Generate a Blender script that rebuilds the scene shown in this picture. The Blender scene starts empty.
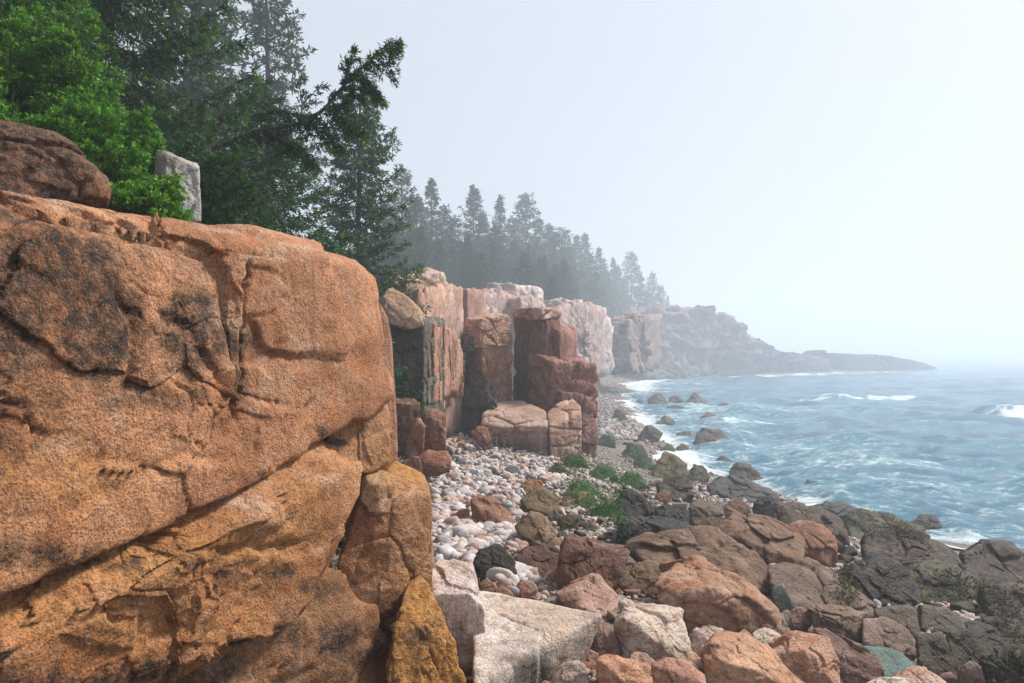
FOG, SKYMIX, SKYCOL, SKYSTR, SUN, EXPO = .0023, .87, (2.95, 3.12, 3.38, 1), .05, 1.5, 2.2
import bpy, bmesh, math, random
import numpy as np
from mathutils import Vector
from mathutils.bvhtree import BVHTree

random.seed(7)
RNG = np.random.default_rng(11)
SC = bpy.context.scene
COL = SC.collection
F, CX, HZ, EYE = 740.0, 512.0, 354.0, 6.0      # focal length in px, principal column, horizon row, eye height


def P(px, py, d):
    """the point seen at that pixel, d metres away"""
    return ((px - CX) / F * d, d, EYE - (py - HZ) / F * d)


def topx(V):
    y = np.maximum(V[:, 1], .3)
    return CX + F * V[:, 0] / y, HZ - F * (V[:, 2] - EYE) / y


# ---------------------------------------------------------------- noise
def hsh(ix, iy, iz, seed):
    n = (ix.astype(np.int64) * 374761393 + iy.astype(np.int64) * 668265263 + iz.astype(np.int64) * 1440662683 + seed * 1274126177) & 0xFFFFFFFF
    n = ((n ^ (n >> 13)) * 1274126177) & 0xFFFFFFFF
    n = ((n ^ (n >> 15)) * 2246822519) & 0xFFFFFFFF
    n = n ^ (n >> 16)
    return n.astype(np.float64) / 4294967295.0


def vnoise(p, seed=0):
    i = np.floor(p); f = p - i
    u = f * f * f * (f * (f * 6 - 15) + 10)
    r = np.zeros(len(p))
    for dx in (0, 1):
        wx = u[:, 0] if dx else 1 - u[:, 0]
        for dy in (0, 1):
            wy = u[:, 1] if dy else 1 - u[:, 1]
            for dz in (0, 1):
                wz = u[:, 2] if dz else 1 - u[:, 2]
                r += wx * wy * wz * hsh(i[:, 0] + dx, i[:, 1] + dy, i[:, 2] + dz, seed)
    return r * 2 - 1


def fbm(p, octaves=4, gain=.5, seed=0, ridged=False):
    r = np.zeros(len(p)); a = 1.0; q = np.array(p, float)
    for k in range(octaves):
        n = vnoise(q, seed + k * 17)
        r += a * ((1 - 2 * np.abs(n)) if ridged else n)
        a *= gain
        q = q * 2.03 + 13.7
    return r


def cells(p, seed=0, boxy=True):
    """(random value of the nearest jittered cell, gap between the two nearest cells, a random tilt across the cell)"""
    i = np.floor(p)
    f1 = np.full(len(p), 9.0); f2 = np.full(len(p), 9.0); v = np.zeros(len(p)); tl = np.zeros(len(p))
    for dx in (-1, 0, 1):
        for dy in (-1, 0, 1):
            for dz in (-1, 0, 1):
                a, b, c = i[:, 0] + dx, i[:, 1] + dy, i[:, 2] + dz
                q = np.stack([a + .5 + .8 * (hsh(a, b, c, seed + 1) - .5), b + .5 + .8 * (hsh(a, b, c, seed + 2) - .5),
                              c + .5 + .8 * (hsh(a, b, c, seed + 3) - .5)], 1)
                e = np.abs(q - p)
                d = (e.max(1) * .8 + e.sum(1) * .2) if boxy else np.sqrt((e * e).sum(1))
                near = d < f1
                f2 = np.where(near, f1, np.minimum(f2, d))
                v = np.where(near, hsh(a, b, c, seed + 4), v)
                g = sum((hsh(a, b, c, seed + 5 + k) - .5) * (p[:, k] - q[:, k]) for k in range(3))
                tl = np.where(near, g, tl)
                f1 = np.where(near, d, f1)
    return v, f2 - f1, tl


def sstep(a, b, x):
    t = np.clip((x - a) / (b - a), 0, 1)
    return t * t * (3 - 2 * t)


def seg_dist(X, Y, poly, closed=False):
    n = len(poly); best = np.full(X.shape, 1e9)
    for k in range(n if closed else n - 1):
        (ax, ay), (bx, by) = poly[k], poly[(k + 1) % n]
        vx, vy = bx - ax, by - ay
        t = np.clip(((X - ax) * vx + (Y - ay) * vy) / (vx * vx + vy * vy + 1e-12), 0, 1)
        best = np.minimum(best, np.hypot(X - ax - t * vx, Y - ay - t * vy))
    return best


def inside(X, Y, poly):
    r = np.zeros(X.shape, bool); n = len(poly)
    for k in range(n):
        (ax, ay), (bx, by) = poly[k], poly[(k + 1) % n]
        if ay == by: continue
        c = ((ay > Y) != (by > Y)) & (X < (bx - ax) * (Y - ay) / (by - ay) + ax)
        r ^= c
    return r


def sdist(X, Y, poly):
    d = seg_dist(X, Y, poly, True)
    return np.where(inside(X, Y, poly), d, -d)


# ---------------------------------------------------------------- the lie of the land
SEA = -3.0                                      # sea level; the eye is 9 m above it
SHORE = [(34, -400), (33, -20), (31, 14), (26, 27), (22.5, 33.5), (20.4, 36), (18.9, 39.8), (17.1, 45), (15.4, 52), (14.7, 60), (15.6, 76), (18.9, 112), (22, 144), (26.7, 180), (35, 225), (51, 275),
         (70, 300), (108, 309), (165, 352), (256, 438), (252, 468), (150, 495), (0, 540), (-1500, 900), (-1500, -400)]
PLATEAU = [(-7, -60), (-5.2, 0), (-3.8, 4.3), (-2.4, 8.3), (-3.3, 10), (-5.0, 14), (-5.0, 20), (-4.7, 25), (-4.3, 30), (-4.2, 36), (-5.0, 45), (-7, 60), (-6.5, 80), (-1, 90), (5, 98), (9, 112), (16, 150), (27, 225), (42, 278),
           (78, 333), (99, 363), (90, 450), (-1400, 800), (-1400, -60)]


def beach_z(X, Y):
    s = sdist(X, Y, SHORE)
    bank = 1.6 * np.exp(-((X - .5) ** 2 / 40 + (Y - 35) ** 2 / 70))
    return SEA + np.where(s > 0, np.interp(s, [0, 5, 10, 15, 20, 25, 30, 45], [0, .75, 1.7, 2.8, 3.8, 4.6, 5.2, 5.7]), np.maximum(.2 * s, -4)) + bank


def ground_z(X, Y):
    X = np.asarray(X, float); Y = np.asarray(Y, float)
    b = beach_z(X, Y)
    s = sdist(X, Y, PLATEAU)
    top = np.interp(Y, [0, 10, 20, 30, 60, 110, 200, 300, 360], [6.9, 7.0, 7.2, 7.9, 10.0, 13.5, 18, 21, 21]) + .12 * np.clip(s, 0, 60)
    return b + sstep(-.2, 1.6, s) * (top - b)


def gz(x, y):
    return float(ground_z(np.array([x]), np.array([y]))[0])


_D = np.geomspace(4, 600, 800)


def ground_depth(px, py, lift=0.0):
    x = (px - CX) / F * _D
    z = EYE - (py - HZ) / F * _D
    g = np.maximum(beach_z(x, _D), SEA - .25) + lift
    k = np.nonzero(z < g)[0]
    return float(_D[k[0]]) if len(k) else 590.0


# ---------------------------------------------------------------- meshes and objects
def mesh(name, V, Fc, mat=None, smooth=True, attrs=None):
    V = np.asarray(V, np.float32); Fc = np.asarray(Fc, np.int32)
    me = bpy.data.meshes.new(name)
    n, k = Fc.shape
    me.vertices.add(len(V)); me.vertices.foreach_set('co', V.ravel())
    me.loops.add(n * k); me.loops.foreach_set('vertex_index', Fc.ravel())
    me.polygons.add(n)
    me.polygons.foreach_set('loop_start', np.arange(0, n * k, k, dtype=np.int32))
    me.polygons.foreach_set('loop_total', np.full(n, k, np.int32))
    me.polygons.foreach_set('use_smooth', np.full(n, smooth, bool))
    for a, v in (attrs or {}).items():
        me.attributes.new(a, 'FLOAT', 'POINT').data.foreach_set('value', np.asarray(v, np.float32))
    me.update(calc_edges=True)
    if mat: me.materials.append(mat)
    return me


def link(name, data, parent=None, loc=(0, 0, 0)):
    o = bpy.data.objects.new(name, data); COL.objects.link(o)
    o.location = loc
    if parent: o.parent = parent
    return o


def tag(o, label, cat, group=None):
    o['label'] = label; o['category'] = cat
    if group: o['group'] = group
    return o


def kind(o, k, label=None):
    o['kind'] = k
    if label: o['label'] = label
    return o


_ICO = {}


def ico(n):
    if n not in _ICO:
        bm = bmesh.new(); bmesh.ops.create_icosphere(bm, subdivisions=n, radius=1)
        v = np.array([x.co[:] for x in bm.verts]); f = np.array([[q.index for q in x.verts] for x in bm.faces])
        bm.free(); _ICO[n] = (v / np.linalg.norm(v, axis=1)[:, None], f)
    return _ICO[n]


def hull_planes(pts):
    pts = np.asarray(pts, float)
    bm = bmesh.new()
    for p in pts: bm.verts.new(p)
    bmesh.ops.convex_hull(bm, input=bm.verts)
    c = pts.mean(0); ns = []; hs = []
    for f in bm.faces:
        f.normal_update()
        n = np.array(f.normal[:]); q = np.array(f.verts[0].co[:])
        if np.linalg.norm(n) < .5: continue
        h = n @ (q - c)
        if h < 0: n, h = -n, -h
        if h > 1e-4 and not any(n @ m > .9995 for m in ns): ns.append(n); hs.append(h)
    bm.free()
    return c, np.array(ns), np.array(hs)


def rock(pts, sub=5, p=16, rough=.03, freq=1.0, block=0.0, bsize=(1, 1, 1), groove=0.0, chips=5, seed=1, focus=0.0, rot=0.0, fine=.14, cut=(.66, .90), post=None):
    """an angular rock: the hull of pts with chipped corners, rounded edges, joints and weathered grain. Returns V, faces, centre"""
    rg = np.random.default_rng(seed)
    c, N, H = hull_planes(pts)
    size = np.ptp(np.asarray(pts), axis=0); R = float(np.mean(size)) / 2
    for _ in range(chips):
        n = rg.normal(size=3); n /= np.linalg.norm(n)
        sup = ((np.asarray(pts) - c) @ n).max()
        N = np.vstack([N, n]); H = np.append(H, sup * rg.uniform(*cut))
    D, Fc = ico(sub)
    if focus:
        v = np.array([0, 0, EYE]) - c; v /= np.linalg.norm(v)
        D = D + focus * v; D = D / np.linalg.norm(D, axis=1)[:, None]
    q = np.maximum(D @ (N / H[:, None]).T, 0)
    m = q.max(1)
    r = 1.0 / (m * (((q / m[:, None]) ** p).sum(1)) ** (1.0 / p))
    V = D * r[:, None]
    s = seed * 7.13
    W = V + c
    off = np.zeros(len(V))
    if block or groove:
        a = rot; R3 = np.array([[math.cos(a), -math.sin(a), 0], [math.sin(a), math.cos(a), 0], [0, 0, 1]])
        Q = (W @ R3.T) + .05 * np.stack([fbm(W * 1.3 / np.mean(bsize), 2, seed=seed + k) for k in range(3)], 1) * np.mean(bsize)
        val, gap, tl = cells(Q / np.array(bsize) + s, seed)
        off += block * ((val - .5) * sstep(0, .03, gap) + 1.25 * tl) - groove * (1 - sstep(0.0, .10, gap))
        val, gap, tl = cells(Q / np.array(bsize) * 2.3 + s, seed + 9)
        off += .35 * block * ((val - .5) * sstep(0, .05, gap) + 1.4 * tl) - .3 * groove * (1 - sstep(0.0, .08, gap))
        val, gap, tl = cells((Q + .06 * fbm(W * 6, 2, seed=seed)[:, None]) / np.array(bsize) * 5.7 + s, seed + 19, False)
        off += fine * block * ((val - .5) * sstep(0, .08, gap) + 1.4 * tl)
    g = freq / max(R, .05)
    off += rough * R * (.75 * fbm(V * g * 1.1 + s, 3, seed=seed) + .55 * fbm(V * g * 5 + s, 4, .6, seed=seed + 5) * (.6 + .4 * vnoise(V * g * 1.7 + s, seed + 3))
                        + .35 * np.minimum(fbm(V * g * 3 + s, 3, seed=seed + 8, ridged=True), .6))
    V = V + D * off[:, None]
    W = V + c
    if post is not None: W = post(W, D)
    return W, Fc, c
# ---------------------------------------------------------------- materials
class NT:
    """tiny helper for wiring shader nodes"""
    def __init__(s, mat):
        mat.use_nodes = True; s.t = mat.node_tree; s.t.nodes.clear(); s.mat = mat

    def n(s, typ, ins=None, **kw):
        o = s.t.nodes.new(typ)
        for k, v in kw.items(): setattr(o, k, v)
        for k, v in (ins or {}).items(): s.set(o.inputs[k], v)
        return o

    def set(s, sock, v):
        if hasattr(v, 'is_output') or isinstance(v, bpy.types.NodeSocket): s.t.links.new(v, sock)
        else: sock.default_value = v

    def math(s, op, a, b=0.0, c=None, clamp=False):
        o = s.n('ShaderNodeMath', operation=op, use_clamp=clamp); s.set(o.inputs[0], a); s.set(o.inputs[1], b)
        if c is not None: s.set(o.inputs[2], c)
        return o.outputs[0]

    def mix(s, f, a, b, bt='MIX'):
        o = s.n('ShaderNodeMix', data_type='RGBA', blend_type=bt); s.set(o.inputs[0], f)
        for k, v in ((6, a), (7, b)): s.set(o.inputs[k], v if not isinstance(v, tuple) or len(v) == 4 else (*v, 1))
        return o.outputs[2]

    def noise(s, vec, scale, detail=4, rough=.55, dist=0.0):
        o = s.n('ShaderNodeTexNoise', {'Scale': scale, 'Detail': detail, 'Roughness': rough, 'Distortion': dist}); s.set(o.inputs['Vector'], vec)
        return o.outputs[0]

    def voro(s, vec, scale, feature='F1', out=0):
        o = s.n('ShaderNodeTexVoronoi', {'Scale': scale}, feature=feature); s.set(o.inputs['Vector'], vec)
        return o.outputs[out]

    def ramp(s, f, lo, hi, a=0.0, b=1.0):
        o = s.n('ShaderNodeMapRange', {'From Min': lo, 'From Max': hi, 'To Min': a, 'To Max': b}, interpolation_type='SMOOTHSTEP'); s.set(o.inputs[0], f)
        return o.outputs[0]

    def mapv(s, vec, scale, loc=(0, 0, 0)):
        o = s.n('ShaderNodeMapping', {'Scale': scale, 'Location': loc}); s.set(o.inputs['Vector'], vec)
        return o.outputs[0]

    def attr(s, name, typ='GEOMETRY'):
        return s.n('ShaderNodeAttribute', attribute_name=name, attribute_type=typ).outputs['Fac']

    def bump(s, h, dist, strength=1.0, normal=None):
        o = s.n('ShaderNodeBump', {'Distance': dist, 'Strength': strength}); s.set(o.inputs['Height'], h)
        if normal is not None: s.set(o.inputs['Normal'], normal)
        return o.outputs[0]

    def out(s, shader):
        o = s.n('ShaderNodeOutputMaterial'); s.t.links.new(shader, o.inputs['Surface'])
        return s.mat


def granite(name, near=False, grain=70.0, var=1.0):
    """granite: the object's own colour, mineral grains, weathering patches, streaking, painted shade, wet and algae coats as object properties"""
    t = NT(bpy.data.materials.new(name))
    tc = t.n('ShaderNodeTexCoord').outputs['Object']
    oi = t.n('ShaderNodeObjectInfo')
    shift = t.n('ShaderNodeVectorMath', operation='SCALE'); shift.inputs[0].default_value = (37.0, 53.0, 71.0); t.set(shift.inputs['Scale'], oi.outputs['Random'])
    add = t.n('ShaderNodeVectorMath', operation='ADD'); t.set(add.inputs[0], tc); t.set(add.inputs[1], shift.outputs[0])
    v = tc if near else add.outputs[0]
    base = oi.outputs['Color']
    wet = t.attr('wet', 'OBJECT'); moss = t.attr('moss', 'OBJECT')
    big = t.noise(v, .9, 3, .5); mid = t.noise(v, 3.2, 5, .62, .4); fine = t.noise(v, 14, 5, .65)
    c = t.mix(t.ramp(big, .38, .66), t.mix(1.0, base, (.72, .66, .62), 'MULTIPLY'), t.mix(1.0, base, (1.12, 1.16, 1.22), 'MULTIPLY'))
    c = t.mix(t.math('MULTIPLY', t.ramp(mid, .5, .72), .5 * var), c, t.mix(.45, base, (.50, .42, .34)))
    c = t.mix(t.math('MULTIPLY', t.ramp(mid, .47, .30), .55 * var), c, t.mix(1.0, base, (.42, .36, .32), 'MULTIPLY'))
    rust = t.noise(v, 1.7, 4, .6, .8)
    c = t.mix(t.math('MULTIPLY', t.ramp(rust, .55, .72), .45 * var), c, t.mix(1.0, base, (1.05, .72, .42), 'MULTIPLY'))
    streak = t.noise(t.mapv(v, (7, 7, .55)), 1.0, 4, .6)
    c = t.mix(t.math('MULTIPLY', t.ramp(streak, .54, .70), (.22 if grain < 30 else .42) * var), c, t.mix(1.0, base, (.34, .29, .26), 'MULTIPLY'))
    st, pa, ye = t.attr('stain_shade'), t.attr('pale'), t.attr('ochre')
    if near:
        lich = t.math('ADD', st, t.math('MULTIPLY', t.math('SUBTRACT', t.noise(v, 2.6, 8, .7, .3), .5), 1.5))
        c = t.mix(t.ramp(pa, .2, 1.0, 0, .75), c, t.mix(t.ramp(fine, .35, .65), (.36, .19, .115), (.52, .36, .25)))
        c = t.mix(t.math('MULTIPLY', ye, t.ramp(mid, .3, .6, .35, 1.0)), c, t.mix(t.ramp(fine, .38, .62), (.25, .112, .030), (.45, .215, .062)))
        c = t.mix(t.math('MULTIPLY', t.math('MULTIPLY', t.ramp(lich, .22, .62), t.ramp(t.noise(v, 8, 8, .75), .30, .56, .25, 1.0)), .96), c, t.mix(t.ramp(fine, .4, .65), (.026, .018, .013), (.105, .050, .024)))
    else:
        c = t.mix(t.math('MULTIPLY', t.math('MULTIPLY', st, t.ramp(streak, .36, .56)), .9), c, (.030, .024, .020))  # dark streaking, and shade painted into some faces
    sp = t.voro(v, grain, out=1); lum = t.n('ShaderNodeSeparateColor'); t.set(lum.inputs[0], sp)
    c = t.mix(t.ramp(lum.outputs[0], .0, 1.0, .0, .55), c, t.mix(1.0, c, (1.42, 1.42, 1.42), 'MULTIPLY'))
    c = t.mix(t.math('MULTIPLY', t.ramp(lum.outputs[1], .74, .80), .62 if near else .38), c, t.mix(1.0, c, (.30, .27, .25), 'MULTIPLY'))
    c = t.mix(t.math('MULTIPLY', t.ramp(lum.outputs[2], .88, .92), .22), c, t.mix(.6, c, (.62, .50, .42)))
    c = t.mix(t.math('MULTIPLY', t.ramp(fine, .52, .34), .5), c, t.mix(1.0, c, (.45, .40, .37), 'MULTIPLY'))
    mo = t.math('ADD', moss, t.math('MULTIPLY', t.math('SUBTRACT', t.noise(v, 3.5, 6, .68, .5), .5), 1.1))
    mo = t.math('MULTIPLY', t.ramp(mo, .42, .62), t.ramp(moss, 0.0, .1))
    mcol = t.mix(t.attr('weed', 'OBJECT'), (.055, .150, .014), (.17, .125, .016))
    c = t.mix(t.math('MULTIPLY', mo, .85), c, t.mix(t.ramp(fine, .35, .65), mcol, t.mix(1.0, mcol, (1.7, 1.8, 1.5), 'MULTIPLY')))
    c = t.mix(wet, c, t.mix(1.0, c, (.22, .17, .13), 'MULTIPLY'))
    bs = t.n('ShaderNodeBsdfPrincipled', {'Specular IOR Level': .2})
    t.set(bs.inputs['Base Color'], c)
    t.set(bs.inputs['Roughness'], t.math('SUBTRACT', t.ramp(fine, .3, .7, .62, .9), t.math('MULTIPLY', wet, .25)))
    h = t.math('ADD', t.math('MULTIPLY', t.noise(v, 7, 8, .68), 1.0), t.math('MULTIPLY', t.noise(v, 32, 5, .7), .35))
    h = t.math('ADD', h, t.math('MULTIPLY', t.voro(v, grain * .5), .12))
    crack = t.n('ShaderNodeTexVoronoi', {'Scale': .55}, feature='DISTANCE_TO_EDGE')
    warp = t.n('ShaderNodeVectorMath', operation='ADD'); t.set(warp.inputs[0], v)
    nz = t.n('ShaderNodeTexNoise', {'Scale': 2.2, 'Detail': 4.0}); t.set(nz.inputs['Vector'], v)
    t.set(warp.inputs[1], nz.outputs[1]); t.set(crack.inputs['Vector'], warp.outputs[0])
    h = t.math('SUBTRACT', h, t.math('MULTIPLY', t.ramp(crack.outputs[0], .010, .0), 0.0 if near else .25))
    t.set(bs.inputs['Normal'], t.bump(h, .075 if near else .06, .85))
    return t.out(bs.outputs[0])


M = {}
M['near'] = granite('near_granite', True, 95)
M['rock'] = granite('granite', False, 70, 1.5)
M['far'] = granite('weathered_granite', False, 22, 1.1)


def cobble_mat():
    t = NT(bpy.data.materials.new('cobblestone'))
    tc = t.n('ShaderNodeTexCoord').outputs['Object']
    r = t.attr('tint')
    cr = t.n('ShaderNodeValToRGB'); t.set(cr.inputs[0], r)
    cols = [(.42, .38, .38), (.54, .48, .47), (.42, .29, .245), (.32, .30, .32), (.48, .39, .33), (.30, .17, .13), (.50, .46, .48), (.24, .21, .19), (.45, .36, .27)]
    e = cr.color_ramp.elements
    while len(e) < len(cols): e.new(.5)
    for k, cc in enumerate(cols): e[k].position = k / len(cols); e[k].color = (*cc, 1)
    cr.color_ramp.interpolation = 'CONSTANT'
    n = t.noise(tc, 9, 5, .6); g = t.noise(tc, 60, 3, .7)
    c = t.mix(t.ramp(n, .35, .65), t.mix(1.0, cr.outputs[0], (.7, .68, .66), 'MULTIPLY'), cr.outputs[0])
    c = t.mix(t.ramp(g, .45, .3, 0, .5), c, t.mix(1.0, c, (.5, .5, .5), 'MULTIPLY'))
    bs = t.n('ShaderNodeBsdfPrincipled', {'Roughness': .75}); t.set(bs.inputs['Base Color'], c)
    t.set(bs.inputs['Normal'], t.bump(g, .01, .5))
    return t.out(bs.outputs[0])


M['cobble'] = cobble_mat()


def ground_mat():
    t = NT(bpy.data.materials.new('shingle_and_forest_floor'))
    tc = t.n('ShaderNodeTexCoord').outputs['Object']
    up = t.attr('forest'); sub = t.attr('under')
    ce = t.voro(tc, 5.5, out=1); de = t.voro(tc, 5.5)
    s = t.n('ShaderNodeSeparateColor'); t.set(s.inputs[0], ce)
    n = t.noise(tc, 1.3, 5, .6)
    c = t.mix(s.outputs[0], (.13, .095, .075), (.33, .27, .24))
    c = t.mix(t.ramp(s.outputs[1], .6, .9, 0, .7), c, (.21, .11, .075))
    c = t.mix(t.ramp(n, .4, .65, 0, .5), c, (.11, .085, .065))
    fl = t.mix(t.ramp(t.noise(tc, 2.0, 6, .7), .4, .62), (.035, .028, .018), (.04, .062, .02))
    c = t.mix(up, c, fl); c = t.mix(sub, c, (.045, .05, .045))
    bs = t.n('ShaderNodeBsdfPrincipled', {'Roughness': .85}); t.set(bs.inputs['Base Color'], c)
    t.set(bs.inputs['Normal'], t.bump(t.math('ADD', t.math('MULTIPLY', de, -.8), t.noise(tc, 9, 6, .7)), .2, 1.0))
    return t.out(bs.outputs[0])


M['ground'] = ground_mat()


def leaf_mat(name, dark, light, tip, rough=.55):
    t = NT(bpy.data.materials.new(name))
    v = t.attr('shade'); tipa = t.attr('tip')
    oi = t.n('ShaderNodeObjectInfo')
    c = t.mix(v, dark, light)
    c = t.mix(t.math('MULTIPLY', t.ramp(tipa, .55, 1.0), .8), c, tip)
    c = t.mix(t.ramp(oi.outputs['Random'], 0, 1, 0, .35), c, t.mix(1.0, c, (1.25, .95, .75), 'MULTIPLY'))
    bs = t.n('ShaderNodeBsdfPrincipled', {'Roughness': rough, 'Specular IOR Level': .25}); t.set(bs.inputs['Base Color'], c)
    tr = t.n('ShaderNodeBsdfTranslucent'); t.set(tr.inputs[0], c)
    m = t.n('ShaderNodeMixShader', {0: .32}); t.t.links.new(bs.outputs[0], m.inputs[1]); t.t.links.new(tr.outputs[0], m.inputs[2])
    return t.out(m.outputs[0])


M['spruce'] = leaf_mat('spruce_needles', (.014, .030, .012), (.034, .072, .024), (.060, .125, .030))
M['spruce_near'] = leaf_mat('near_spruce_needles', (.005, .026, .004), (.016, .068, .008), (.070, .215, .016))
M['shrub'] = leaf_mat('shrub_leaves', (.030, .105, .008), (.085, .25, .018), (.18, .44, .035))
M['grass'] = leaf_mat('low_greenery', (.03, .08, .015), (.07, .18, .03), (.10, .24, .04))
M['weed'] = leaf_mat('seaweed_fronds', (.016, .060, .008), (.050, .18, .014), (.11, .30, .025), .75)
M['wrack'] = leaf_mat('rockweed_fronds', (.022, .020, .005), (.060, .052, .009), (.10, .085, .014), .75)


def bark_mat():
    t = NT(bpy.data.materials.new('bark'))
    tc = t.n('ShaderNodeTexCoord').outputs['Object']
    n = t.noise(t.mapv(tc, (9, 9, 2)), 1.0, 6, .7)
    c = t.mix(t.ramp(n, .35, .65), (.035, .026, .02), (.13, .105, .085))
    bs = t.n('ShaderNodeBsdfPrincipled', {'Roughness': .9}); t.set(bs.inputs['Base Color'], c)
    t.set(bs.inputs['Normal'], t.bump(n, .03, .8))
    return t.out(bs.outputs[0])


M['bark'] = bark_mat()


def sea_mat():
    t = NT(bpy.data.materials.new('sea_water'))
    tc = t.n('ShaderNodeTexCoord').outputs['Object']
    foam = t.attr('foam')
    s1 = t.noise(t.mapv(tc, (.66, 1.0, 1.0)), .85, 8, .70, .4)
    s2 = t.noise(t.mapv(tc, (.7, 1.0, 1.0)), 2.6, 7, .75, .3)
    s3 = t.noise(t.mapv(tc, (.25, .5, 1)), .09, 5, .6, .6)
    f = t.math('ADD', foam, t.math('MULTIPLY', t.math('SUBTRACT', t.math('ADD', t.math('MULTIPLY', s1, .6), t.math('MULTIPLY', s2, .4)), .5), 2.3))
    f = t.math('ADD', f, t.math('MULTIPLY', t.math('SUBTRACT', s3, .5), .9))
    fm = t.ramp(f, .22, .80)
    w = t.mix(t.ramp(s3, .35, .65), (.005, .085, .185), (.015, .185, .275))
    w = t.mix(t.ramp(f, .0, .5, 0, .55), w, (.12, .30, .34))
    bs = t.n('ShaderNodeBsdfPrincipled', {'IOR': 1.333}); t.set(bs.inputs['Base Color'], t.mix(fm, w, (.74, .78, .80)))
    t.set(bs.inputs['Roughness'], t.ramp(fm, 0, 1, .12, .75))
    h = t.math('ADD', t.math('MULTIPLY', s1, .7), t.math('MULTIPLY', s2, .40))
    h = t.math('ADD', h, t.math('MULTIPLY', t.noise(tc, 9, 4, .6), .09))
    t.set(bs.inputs['Normal'], t.bump(h, .6, .9))
    return t.out(bs.outputs[0])


M['sea'] = sea_mat()
# ---------------------------------------------------------------- ground and sea
def polar(r0, r1, nr, a0, a1, na, wrap=False):
    r = np.geomspace(r0, r1, nr); a = np.radians(np.linspace(a0, a1, na, endpoint=not wrap))
    R, A = np.meshgrid(r, a, indexing='ij')
    X = (R * np.sin(A)).ravel(); Y = (R * np.cos(A)).ravel()
    i, j = np.meshgrid(np.arange(nr - 1), np.arange(na if wrap else na - 1), indexing='ij')
    j2 = (j + 1) % na
    Fc = np.stack([i * na + j, (i + 1) * na + j, (i + 1) * na + j2, i * na + j2], -1).reshape(-1, 4)
    return X, Y, Fc, R.ravel()


X, Y, Fc, R_ = polar(.8, 2000, 330, 0, 360, 420, True)
Z = ground_z(X, Y)
Q = np.stack([X, Y, X * 0], 1)
sp = sdist(X, Y, PLATEAU)
Z += (.035 * fbm(Q * .9, 4, seed=3) - .03) * sstep(-3, 1, sdist(X, Y, SHORE)) + sstep(0, 4, sp) * .25 * fbm(Q * .5, 3, seed=4)
k0 = len(X); V = np.vstack([np.stack([X, Y, Z], 1), [[0, 0, gz(0, .5)]]])
me = mesh('ground', V, Fc, M['ground'], attrs={'forest': np.append(sstep(.6, 2.2, sp + .6 * fbm(Q * .8, 3, seed=6)), 0), 'under': np.append(sstep(.2, -1.0, sdist(X, Y, SHORE)), 0)})
kind(link('ground', me), 'structure', 'shingle beach sloping to the water with wooded ground above the cliffs')

X, Y, Fc, R_ = polar(9, 1990, 620, -60, 125, 720)
sh = sdist(X, Y, SHORE)
keep = (sh < 3.0)[Fc].any(1); Fc = Fc[keep]
used = np.unique(Fc); rem = np.full(len(X), -1); rem[used] = np.arange(len(used)); Fc = rem[Fc]
X, Y, R_, sh = X[used], Y[used], R_[used], sh[used]
step = np.maximum(R_ * math.log(1990 / 9) / 620, R_ * math.radians(185) / 720)
Z = np.zeros(len(X)); rg = np.random.default_rng(5)
for k in range(70):
    L = float(np.exp(rg.uniform(math.log(.7), math.log(18))))
    th = math.radians(rg.normal(205, 38))
    am = .0140 * L ** .82 * rg.uniform(.5, 1.3)
    ph = (X * math.cos(th) + Y * math.sin(th)) * 2 * math.pi / L + rg.uniform(0, 6.28) + 1.3 * vnoise(np.stack([X, Y, X * 0], 1) * .05, k)
    w = sstep(2.2, 4.5, L / step)
    Z += am * w * (1.273 - np.abs(np.sin(ph / 2)) * 2 if L > 3 else np.sin(ph)) * .9
Q = np.stack([X, Y, X * 0], 1)
foam = .34 * sstep(-3.2, .2, sh + 1.0 * fbm(Q * .35, 3, seed=41)) + .28 * sstep(-60, -4, sh)
foam = np.maximum(foam, .85 * sstep(-1.0, -.1, sh + .5 * fbm(Q * .9, 3, seed=42)))
# the surf running up the beach at the far end of the cove, and the breaker offshore
far = sstep(105, 225, Y) * sstep(390, 300, Y)
foam = np.maximum(foam, far * .9 * sstep(-14, -1, sh + 2.5 * fbm(Q * .12, 3, seed=43)))


def breaker(cx, cy, ln, wd, hh, ang, seed):
    c, s = math.cos(ang), math.sin(ang)
    u = (X - cx) * c + (Y - cy) * s; w = -(X - cx) * s + (Y - cy) * c
    w = w + 1.2 * vnoise(Q * .12, seed)
    e = np.exp(-(u / ln) ** 4)
    prof = np.where(w > 0, np.exp(-(w / (wd * 2.2)) ** 2), np.exp(-(w / (wd * .8)) ** 2))
    n = fbm(Q * .6, 4, .6, seed=seed)
    fo = e * sstep(.5, -.4, w / wd * .6 - .2) * sstep(-4.2, -1.0, w / wd) * np.clip(.95 + .5 * n, 0, 1.2)
    return hh * e * prof * (1 + .15 * n), fo


for args in ((78, 111, 8.5, 1.9, 1.3, .12, 51), (70, 150, 16, 1.6, .5, .2, 52), (30, 99, 7, 1.2, .3, .5, 53), (84, 84, 12, 1.5, .45, .1, 54)):
    dz, fo = breaker(*args); Z += dz; foam = np.maximum(foam, fo * (.95 if args[4] > 1 else .6))
Z += sstep(-2, 2, sh) * .05
me = mesh('sea', np.stack([X, Y, Z + SEA], 1), Fc, M['sea'], attrs={'foam': foam})
kind(link('sea', me), 'structure', 'choppy grey blue sea streaked with white foam')

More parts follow.
